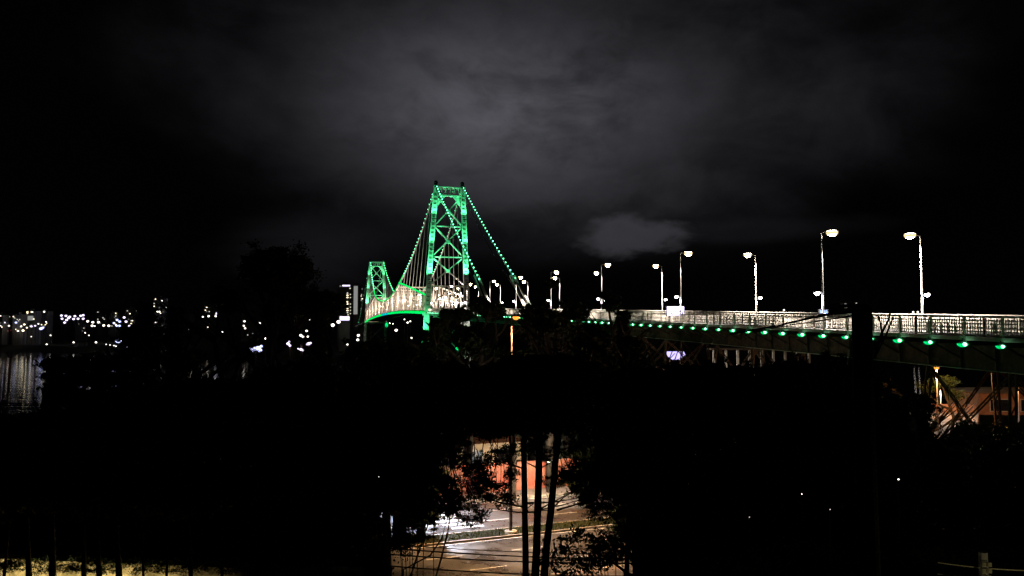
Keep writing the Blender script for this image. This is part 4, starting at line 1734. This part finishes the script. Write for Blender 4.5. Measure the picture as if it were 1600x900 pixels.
for (px, py, Y, r_, lab, nr) in named:
    tree(px, py, Y, r_, lab, fill=not (72 < Y < 110 and 690 < px < 1000) and (px, py) not in NOFILL)

# thickets under and beside the viaduct; nothing in the photograph tells these apart
GB = 'unlit trees merging into the black thicket'
LB = {0: 'unlit tree merging into the black thicket left of the road', 1: 'unlit tree merging into the black thicket above the road', 2: 'unlit tree merging into the black thicket under the viaduct'}
mass = []
for (x0, x1, yf, Ys, rp, step) in (
        (-60, 560, lambda x: 640 - 0.22 * max(0, x - 90) if x < 420 else 560, 42, 60, 55),
        (-60, 640, lambda x: 700 - 0.16 * max(0, x), 30, 80, 70),
        (-60, 640, lambda x: 770 - 0.04 * x, 20, 95, 90),
        (560, 960, lambda x: 560, 52, 52, 42),
        (600, 1000, lambda x: 600, 44, 52, 46),
        (960, 1190, lambda x: 566, 44, 46, 38),
        (1190, 1360, lambda x: 556, 44, 46, 38),
        (1395, 1440, lambda x: 610, 44, 30, 30),
        (1520, 1720, lambda x: 652, 46, 36, 32),
        (940, 1400, lambda x: 628, 38, 62, 50),
        (980, 1400, lambda x: 690, 30, 80, 62),
        (1010, 1400, lambda x: 770, 22, 90, 72),
        (1400, 1720, lambda x: 678, 40, 60, 46),
        (1390, 1720, lambda x: 745, 28, 90, 70),
        (1400, 1720, lambda x: 800, 20, 80, 66),
        (1060, 1720, lambda x: 850, 15, 90, 80)):
    x = x0
    while x <= x1:
        k = 0 if x < 600 else (1 if x < 1000 else 2)
        mass.append((x + rng.uniform(-8, 8), yf(x) + rng.uniform(-9, 9), Ys * rng.uniform(0.93, 1.07), rp * rng.uniform(0.85, 1.15), LB[k], GB + [' on the left', ' over the road', ' under the viaduct'][k]))
        x += step
for (px, py, Y, r_, lab, grp) in mass:
    tree(px, py, Y, r_, lab, near=Y < 36, group=grp)
# understorey that closes the gaps above the lit road
for (px, py, Y, r_, lab) in ((690, 600, 36, 60, 'bushy tree hanging over the left part of the lit road'), (640, 640, 30, 70, 'bushy tree at the left end of the lit road'), (760, 600, 38, 60, 'leafy tree over the middle of the road left of the three trunks'),
                             (930, 590, 34, 80, 'leafy tree over the right end of the lit road'), (840, 560, 40, 70, 'leafy tree directly above the three trunks'),
                             (590, 680, 24, 90, 'dark tree hiding the road left of the opening'), (1010, 660, 26, 80, 'dark tree hiding the road right of the opening'),
                             (1040, 760, 22, 66, 'dark tree at the right end of the opening to the road')):
    tree(px, py, Y, r_, lab, near=True, fill=(px < 600 or px > 1000))


# three slender trunks in front of the road
def slender(px_b, px_t, py_t, Y, wpx, label, seed):
    b = at(px_b, 905, Y)
    t = at(px_t, py_t, Y)
    gz = ground(b.x, b.y) - 0.2
    k = (b.z - gz) / max(0.1, t.z - b.z)
    base = b + (b - t) * k * 0.2
    base.z = gz
    e = thing('tree', label, 'tree', base)
    S = Y / FPX
    r = wpx * S / 2
    r_ = random.Random(seed)
    pts = []
    n = 10
    up = t + (t - b) * 0.42
    for i in range(n + 1):
        f = i / n
        p = base.lerp(b, f * 3) if f < 1 / 3 else (b.lerp(t, (f - 1 / 3) * 3) if f < 2 / 3 else t.lerp(up, (f - 2 / 3) * 3))
        p = p + Vector((r_.uniform(-1, 1) * r * 0.22, 0, 0))
        pts.append(p - base)
    tr_ = MB().tube(pts, [r * (1.25 - 0.55 * i / n) for i in range(n + 1)], 10).build('trunk', M['bark'], e)
    for j in range(7):
        f = r_.uniform(0.5, 0.95)
        i = int(f * n)
        p = pts[i]
        sg = r_.choice((-1, 1))
        q = p + Vector((sg * r_.uniform(0.5, 1.6), r_.uniform(-0.5, 0.5), r_.uniform(-0.1, 0.7)))
        m_ = p.lerp(q, 0.5) + Vector((0, 0, r_.uniform(-0.15, 0.1)))
        MB().tube([p, m_, q], [r * 0.22, r * 0.14, r * 0.05], 6).build('branch', M['bark'], tr_)
    # knots
    for j in range(3):
        i = r_.randrange(2, n)
        MB().ball(pts[i] + Vector((r * 0.8 * r_.choice((-1, 1)), 0, 0)), r * 0.45, 6, 4).build('knot', M['bark'], tr_)
    c = link('crown', crowns_near[seed % 4], e)
    R = 62 * S
    c.location = Vector(pts[-1]) + Vector((0, 0, R * 0.2))
    c.scale = (R, R, R * 0.8)
    c = link('crown', bare_sprays[0], e)
    c.location = Vector(pts[-3])
    c.scale = (R * 0.9, R * 0.9, R * 0.7)
    return e


slender(822, 818, 690, 21, 9.5, 'leftmost and straightest of the three slender trunks before the road', 1)
slender(836, 843, 690, 20, 11.5, 'middle one of the three slender trunks before the road', 2)
slender(850, 871, 690, 20.5, 11, 'rightmost leaning trunk of the three before the road', 6)
for px0, py0, px1, py1, lab in ((818, 792, 742, 772, 'left'), (822, 786, 905, 778, 'right'), (846, 800, 770, 795, 'left'), (870, 797, 935, 772, 'right')):
    Yb = 20.6
    A_, B_ = at(px0, py0, Yb), at(px1, py1, Yb + rng.uniform(-.5, .5))
    par = [o for o in bpy.data.objects if o.name.startswith('tree') and o.get('label', '').startswith(('leftmost and straightest', 'middle one of the three'))]
    par = par[0]
    mid = A_.lerp(B_, 0.5) + Vector((0, 0, -0.05))
    bm_ = MB().tube([A_ - par.location, mid - par.location, B_ - par.location], [0.03, 0.02, 0.008], 6)
    for k in range(5):
        c0 = A_.lerp(B_, 0.3 + 0.14 * k)
        bm_.tube([c0 - par.location, c0 + Vector((rng.uniform(-.2, .2), 0, rng.uniform(-.22, .3))) - par.location], [0.01, 0.003], 4)
    bm_.build('branch', M['bark'], par)
slender(978, 984, 800, 19, 7, 'thin dark trunk at the right end of the lit road', 3)
slender(992, 990, 800, 19, 6, 'thinner of the two dark trunks right of the lit road', 5)

# open leafy shrubs whose leaves stand against the road
for (px, py, Y, r_, lab, k) in ((905, 866, 16, 46, 'round leafy shrub standing against the road right of the trunks', 0),
                               (948, 862, 17, 30, 'loose leafy shrub right of the round one', 1),
                               (628, 850, 17, 30, 'drooping leafy shrub at the lower left end of the road', 1),
                               (738, 805, 24, 26, 'hanging leafy spray over the median left of the mast', 0),
                               (690, 790, 26, 40, 'hanging leafy spray over the left end of the far carriageway', 1),
                               (775, 770, 27, 34, 'hanging leafy spray in front of the red wall', 0),
                               (640, 800, 22, 34, 'leafy spray at the upper left corner of the lit road', 1),
                               (900, 735, 28, 30, 'open leafy spray over the cream house', 0),
                               (800, 742, 26, 17, 'open leafy spray before the red wall between mast and trunks', 1),
                               (862, 752, 26, 16, 'open leafy spray before the wall between the right two trunks', 0),
                               (884, 745, 26, 18, 'open leafy spray before the wall right of the trunks', 1),
                               (760, 755, 26, 20, 'open leafy spray at the left end of the red wall', 0),
                               (700, 758, 25, 26, 'thick spray closing the gap left of the red wall', 1),
                               (728, 722, 26, 24, 'upper spray closing the gap left of the red wall', 0),
                               (796, 706, 26, 20, 'spray hanging over the cream house front', 1),
                               (850, 712, 26, 17, 'spray hanging between the middle and right trunk', 0),
                               (930, 786, 25, 20, 'thin spray over the far kerb at the right rim', 0),
                               (652, 786, 24, 26, 'ragged spray at the upper left rim of the opening', 0),
                               (712, 780, 25, 30, 'ragged spray hanging into the opening above the median', 1),
                               (744, 742, 26, 26, 'ragged spray left of the red wall', 1),
                               (768, 716, 26, 24, 'ragged spray at the upper rim left of the trunks', 0),
                               (826, 700, 27, 24, 'ragged spray across the tops of the three trunks', 1),
                               (880, 700, 27, 20, 'ragged spray over the right trunk', 0),
                               (912, 772, 25, 28, 'ragged spray at the right rim of the opening', 1),
                               (948, 802, 24, 26, 'ragged spray drooping at the right rim over the kerb', 0),
                               (976, 838, 23, 26, 'ragged spray beside the thin trunks at the right rim', 1),
                               (630, 826, 22, 22, 'ragged spray at the left rim of the opening', 1),
                               (392, 556, 44, 18, 'leafy spray before the wide blue-white floodlights', 1),
                               (466, 534, 44, 13, 'leafy sprig among the pale lamp group', 1),
                               (488, 548, 44, 12, 'leafy sprig right below the pale lamp group', 0)):
    S = Y / FPX
    c = at(px, py, Y)
    gz = ground(c.x, c.y) - 0.1
    hang = py < 830
    e = thing('shrub', lab, 'shrub', (c.x, c.y, gz))
    o = link('crown', shrub_open[k], e)
    o.location = (0, 0, c.z - gz)
    o.scale = (r_ * S, r_ * S, r_ * S * (0.95 if not hang else 0.8))
    o.rotation_euler = (0.3 * k, 0, px * 0.37)
    rr = random.Random(int(px))
    mb = MB()
    for j in range(5):
        q = Vector((rr.uniform(-.6, .6) * r_ * S, rr.uniform(-.4, .4) * r_ * S, c.z - gz + rr.uniform(-.3, .6) * r_ * S))
        if hang:
            top_ = Vector((rr.uniform(-.5, .5) * r_ * S, 0.2, c.z - gz + r_ * S * rr.uniform(1.2, 2.0)))
            q = Vector((q.x, q.y, c.z - gz + rr.uniform(-0.7, 0.2) * r_ * S))
            mb.tube([top_, top_.lerp(q, 0.5) + Vector((0.05, 0, 0)), q], [0.02, 0.013, 0.004], 5)
        else:
            mb.tube([(rr.uniform(-.1, .1), 0, 0), q * 0.5 + Vector((0.1, 0, 0)), q], [0.022, 0.014, 0.005], 5)
    mb.build('stems', M['bark'], e)

# tall bent canes at the left end of the road
for j, (pts_, lab) in enumerate((
        (((640, 905), (655, 860), (668, 822), (672, 790)), 'bent cane rising over the road at the far left'),
        (((630, 890), (672, 868), (690, 842), (700, 806)), 'bent cane curving right over the lane dashes'),
        (((680, 905), (690, 870), (700, 830), (705, 795)), 'long thin cane leaning over the median'),
        (((652, 905), (652, 860), (653, 820), (655, 790)), 'straight thin cane at the left end of the road'),
        (((661, 905), (662, 850), (662, 800), (661, 780)), 'second straight thin cane beside the leftmost'),
        (((678, 905), (677, 850), (678, 800), (679, 780)), 'thin upright cane before the bluish road'))):
    Y = 18 + j * 0.5
    P3 = [at(x, y, Y) for x, y in pts_]
    gz = ground(P3[0].x, Y)
    base = Vector((P3[0].x - 0.1, Y, gz))
    r0 = 0.022 if j < 3 else 0.011
    mb = MB().tube([Vector((0, 0, 0))] + [p - base for p in P3], [r0 * 1.3] + [r0] * 2 + [r0 * 0.7, r0 * 0.4], 6)
    o = mb.build('cane', M['bark'])
    o.location = base
    tag(o, lab, 'cane', 'bent canes in front of the road')

# thin stripes of a tree-guard: horizontal branches crossing over the far carriageway
# ------------------------------------------------------------------ big dark trunk before the viaduct
Y = 11.0
b, t = at(1352, 700, Y), at(1352, 482, Y)
gz = ground(b.x, Y) - 0.2
e = thing('tree', 'thick bare black trunk cut off just above the viaduct railing', 'tree', (b.x, Y, gz))
H = t.z - gz
tr_ = MB().tube([(0, 0, 0), (0.01, 0, H * 0.5), (-0.01, 0, H * 0.8), (0, 0, H)], [0.165, 0.15, 0.142, 0.136], 14).build('trunk', M['bark'], e)
MB().ball((0, 0, H), 0.137, 12, 5, sz=0.5, zmin=0, zmax=1).build('stump_top', M['bark'], e)


def pix(px, py, Yq=Y):
    return at(px, py, Yq) - Vector((b.x, Y, gz))


for pts_, r0 in ((((1340, 486), (1300, 490), (1265, 497), (1215, 509), (1140, 522)), 0.020),
                 (((1340, 492), (1290, 500), (1240, 507), (1190, 516)), 0.010),
                 (((1343, 500), (1330, 480), (1308, 474), (1290, 478)), 0.012),
                 (((1366, 560), (1378, 520), (1388, 500), (1392, 486)), 0.016),
                 (((1364, 540), (1380, 530), (1376, 505), (1371, 492)), 0.014),
                 (((1366, 560), (1384, 525), (1397, 492)), 0.012),
                 (((1343, 520), (1337, 500), (1330, 488)), 0.008)):
    MB().tube([pix(x, y) for x, y in pts_], [r0 * (1.2 - 0.7 * i / len(pts_)) for i in range(len(pts_))], 6).build('branch', M['bark'], tr_)
o = link('crown', shrub_open[0], e)
o.location = pix(1318, 482)
o.scale = (0.30, 0.3, 0.08)

# foliage lit orange by the sodium lamp under the viaduct
for (px, py, r_, lab) in ((1450, 590, 16, 'small tree with leaves lit orange under the viaduct'), (1492, 606, 14, 'leafy tree glowing orange right of the trestle crossing'), (1482, 585, 12, 'sprig of orange-lit leaves next to the sodium lamp')):
    tree(px, py, 62, r_, lab, fill=False, cr=shrub_open)

# ------------------------------------------------------------------ garden wall lower left
pa, pb = at(-140, 866, 14.6), at(560, 897, 13.6)
zt = at(0, 873, 14.4).z
wall = wall_between(Vector((pa.x, pa.y, 0)), Vector((pb.x, pb.y, 0)), zt - 3.2, zt, 0.3)
w = wall.build('garden_wall', M['garden'])
tag(w, 'mossy yellow-lit garden wall along the bottom left', 'wall')
dv = (Vector((pb.x, pb.y, 0)) - Vector((pa.x, pa.y, 0)))
nrm = Vector((dv.y, -dv.x, 0)).normalized()
for j, (px, wpx, lean, lab) in enumerate(((14, 5, -8, 'thin slanting stem before the left end of the garden wall'), (43, 9, 2, 'dark stem second from the left before the garden wall'), (82, 11, 0, 'thick dark stem before the garden wall'),
                                     (131, 8, 0, 'dark stem fourth from the left before the garden wall'), (152, 9, 3, 'dark stem paired closely with its neighbour before the wall'), (222, 4, 2, 'thin stem before the middle of the garden wall'),
                                     (262, 4, -2, 'thin stem before the right half of the garden wall'), (297, 7, 1, 'dark stem towards the right end of the garden wall'), (345, 5, 2, 'short stem near the fading end of the wall'), (182, 10, 4, 'bushy dark stem with a knob before the wall'))):
    Y = 12.9
    p1, p2 = at(px + lean, 905, Y), at(px - lean * 0.3, 800, Y)
    gz = ground(p1.x, Y)
    S = Y / FPX
    e = thing('sapling', lab, 'sapling', (p1.x, Y, gz), group='dark stems before the garden wall')
    MB().tube([(0, 0, 0), (0, 0, p1.z - gz), (p2.x - p1.x, 0, p2.z - gz)], [wpx * S * 0.6, wpx * S * 0.5, wpx * S * 0.3], 7).build('trunk', M['bark'], e)
    o = link('crown', crowns_near[j % 4], e)
    o.location = (p2.x - p1.x, 0.1, p2.z - gz + 0.42)
    o.scale = (0.85, 0.5, 0.62)
    o.rotation_euler = (0, 0, j * 1.1)
# leaves trailing over the wall edge
for j in range(12):
    px = -20 + j * 48
    c = at(px, 868 + px * 0.045, 14.0)
    o = link('ivy', shrub_open[j % 2])
    o.location = (c.x, c.y - 0.1, zt + 0.02)
    o.scale = (0.42, 0.22, 0.15)
    o.rotation_euler = (0, 0, j)
    tag(o, 'ragged creeper trailing over the top edge of the garden wall', 'creeper', 'creepers on the garden wall')
# garden lamp that lights the wall
for (px, pw) in ((-30, 60), (60, 75), (150, 60), (240, 40), (330, 14), (440, 5)):
    c = at(px, 935, 13.6)
    e = thing('garden_lamp', 'small wall-washing spotlight at the foot of the garden wall, %s' % {-30: 'just past the left edge', 60: 'near the left end', 150: 'left of the middle', 240: 'right of the middle', 330: 'near the fading right part', 440: 'the rightmost and faintest'}[px], 'lamp', (c.x, 13.55, c.z - 1.2))
    MB().tube([(0, 0, 0), (0, 0, 0.9)], 0.03, 8).build('post', M['black'], e)
    MB().bar((0, -0.09, 0.95), (0, 0.05, 0.95), 0.12, 0.12).build('lamp_housing', M['black'], e)
    MB().bar((0, 0.051, 0.95), (0, 0.06, 0.95), 0.10, 0.10).build('lamp_lens', G['cwarm'], e)
    light('SPOT', 'garden_light', Vector((0, 0.12, 0.95)), pw, (1.0, 0.80, 0.42), e, target=Vector((0, 1.1, 1.0)), angle=150, radius=0.05)

# ------------------------------------------------------------------ utility pole lower right and the wires
Y = 12.0
pb_ = at(1546, 905, Y)
gz = ground(pb_.x, Y)
e = thing('utility_pole', 'utility pole with pale insulators just entering the frame at the lower right', 'utility pole', (pb_.x, Y, gz))
hp = at(1546, 872, Y).z - gz
MB().tube([(0, 0.15, 0), (0, 0.15, hp + 0.05)], [0.09, 0.07], 8).build('pole', M['concrete'], e)
for k, dz in enumerate((-0.12, -0.22, -0.32)):
    for sx in (-0.09, 0.0):
        mb = MB()
        for q in range(3):
            mb.tube([(sx, 0, hp + dz + q * 0.022), (sx, 0, hp + dz + q * 0.022 + 0.012)], [0.045, 0.03], 8)
        mb.build('insulator', M['ceramic'], e)
MB().bar((-0.55, 0, hp - 0.30), (0.5, 0, hp - 0.34), 0.05, 0.05).build('crossarm', M['ceramic'], e)
light('POINT', 'pole_light', Vector((0.1, -0.9, hp - 0.1)), 5, (1.0, 0.88, 0.5), e, radius=0.05)  # fill light added so the pole head shows
MB().ball((0.1, -0.9, hp - 0.55), 0.04, 6, 4).build('pole_lamp', G['cwarm'], e)


def wire(p, q, sag, r, label, group, m='wire'):
    pts = [p.lerp(q, i / 16) - Vector((0, 0, sag * 4 * (i / 16) * (1 - i / 16))) for i in range(17)]
    o = MB().tube(pts, r, 5).build('overhead_wire', M[m])
    tag(o, label, 'wire', group)


GW = 'overhead wires before the road'
for j, (ya, yb, yc) in enumerate(((852, 866, 886), (862, 872, 890), (880, 893, 905), (846, 858, 874))):
    p, q = at(560, ya - 3 * j * 0, 18.0), at(1100, yb + 6, 19.0)
    wire(p, q, 0.12, 0.017 if j < 3 else 0.010, ['top thick overhead wire crossing the lit road', 'second overhead wire crossing the lit road', 'lowest overhead wire crossing the lit road', 'thin upper wire crossing the lit road'][j], GW)
for j in range(2):
    wire(at(1465, 897 - 18 * j, 12.2), at(1660, 908 - 16 * j, 12.0), 0.04, 0.008, ['lower yellow-lit wire at the utility pole', 'upper yellow-lit wire at the utility pole'][j], 'wires at the utility pole', 'ceramic')

# dim parapets glimpsed through the black foliage at the lower right
for (x0, x1, y0, Y, lab) in ((1050, 1100, 757, 70, 'pale guardrail fragment right of the lit road'), (1040, 1108, 801, 58, 'second pale guardrail lower right of the lit road')):
    a, b2 = at(x0, y0, Y), at(x1, y0 - 3, Y)
    e = thing('guardrail', lab, 'guardrail', (a.x, a.y, ROAD_Z))
    L_ = (b2.x - a.x)
    MB().box((0, 0, a.z - ROAD_Z - 0.1), (L_, 0.06, a.z - ROAD_Z + 0.1)).build('rail', M['rail'], e)
    for k in range(5):
        MB().box((L_ * k / 4 - 0.04, 0.07, 0), (L_ * k / 4 + 0.04, 0.15, a.z - ROAD_Z)).build('post', M['pole'], e)

# small lights and lit corners glimpsed through the black foliage
for k, (px, py, Y, g, lab) in enumerate(((1253, 772, 16, 'cwarm', 'tiny warm lamp glinting through the foliage right of the road'),
                                       (1171, 808, 16, 'cwhite', 'tiny white lamp low in the foliage under the viaduct'),
                                       (1404, 749, 15, 'cwhite', 'tiny white lamp right of the thick black trunk'),
                                       
                                       (1297, 796, 14, 'cwhite', 'flat white lamp glint left of the thick black trunk'),
                                       (592, 745, 21, 'cwarm', 'warm lamp glint in the leaves left of the road'),)):
    c = at(px, py, Y)
    gz = ground(c.x, c.y)
    e = thing('path_lamp', lab, 'lamp', (c.x, c.y, gz))
    S = Y / FPX
    MB().tube([(0, 0.03, 0), (0, 0.03, max(0.3, c.z - gz))], 0.012, 6).build('post', M['black'], e)
    MB().ball((0, 0, c.z - gz), (1.5 if k == 2 else 0.9) * S, 8, 5, sz=0.7).build('lamp_head', G[g if k in (0, 2) else 'win'], e)
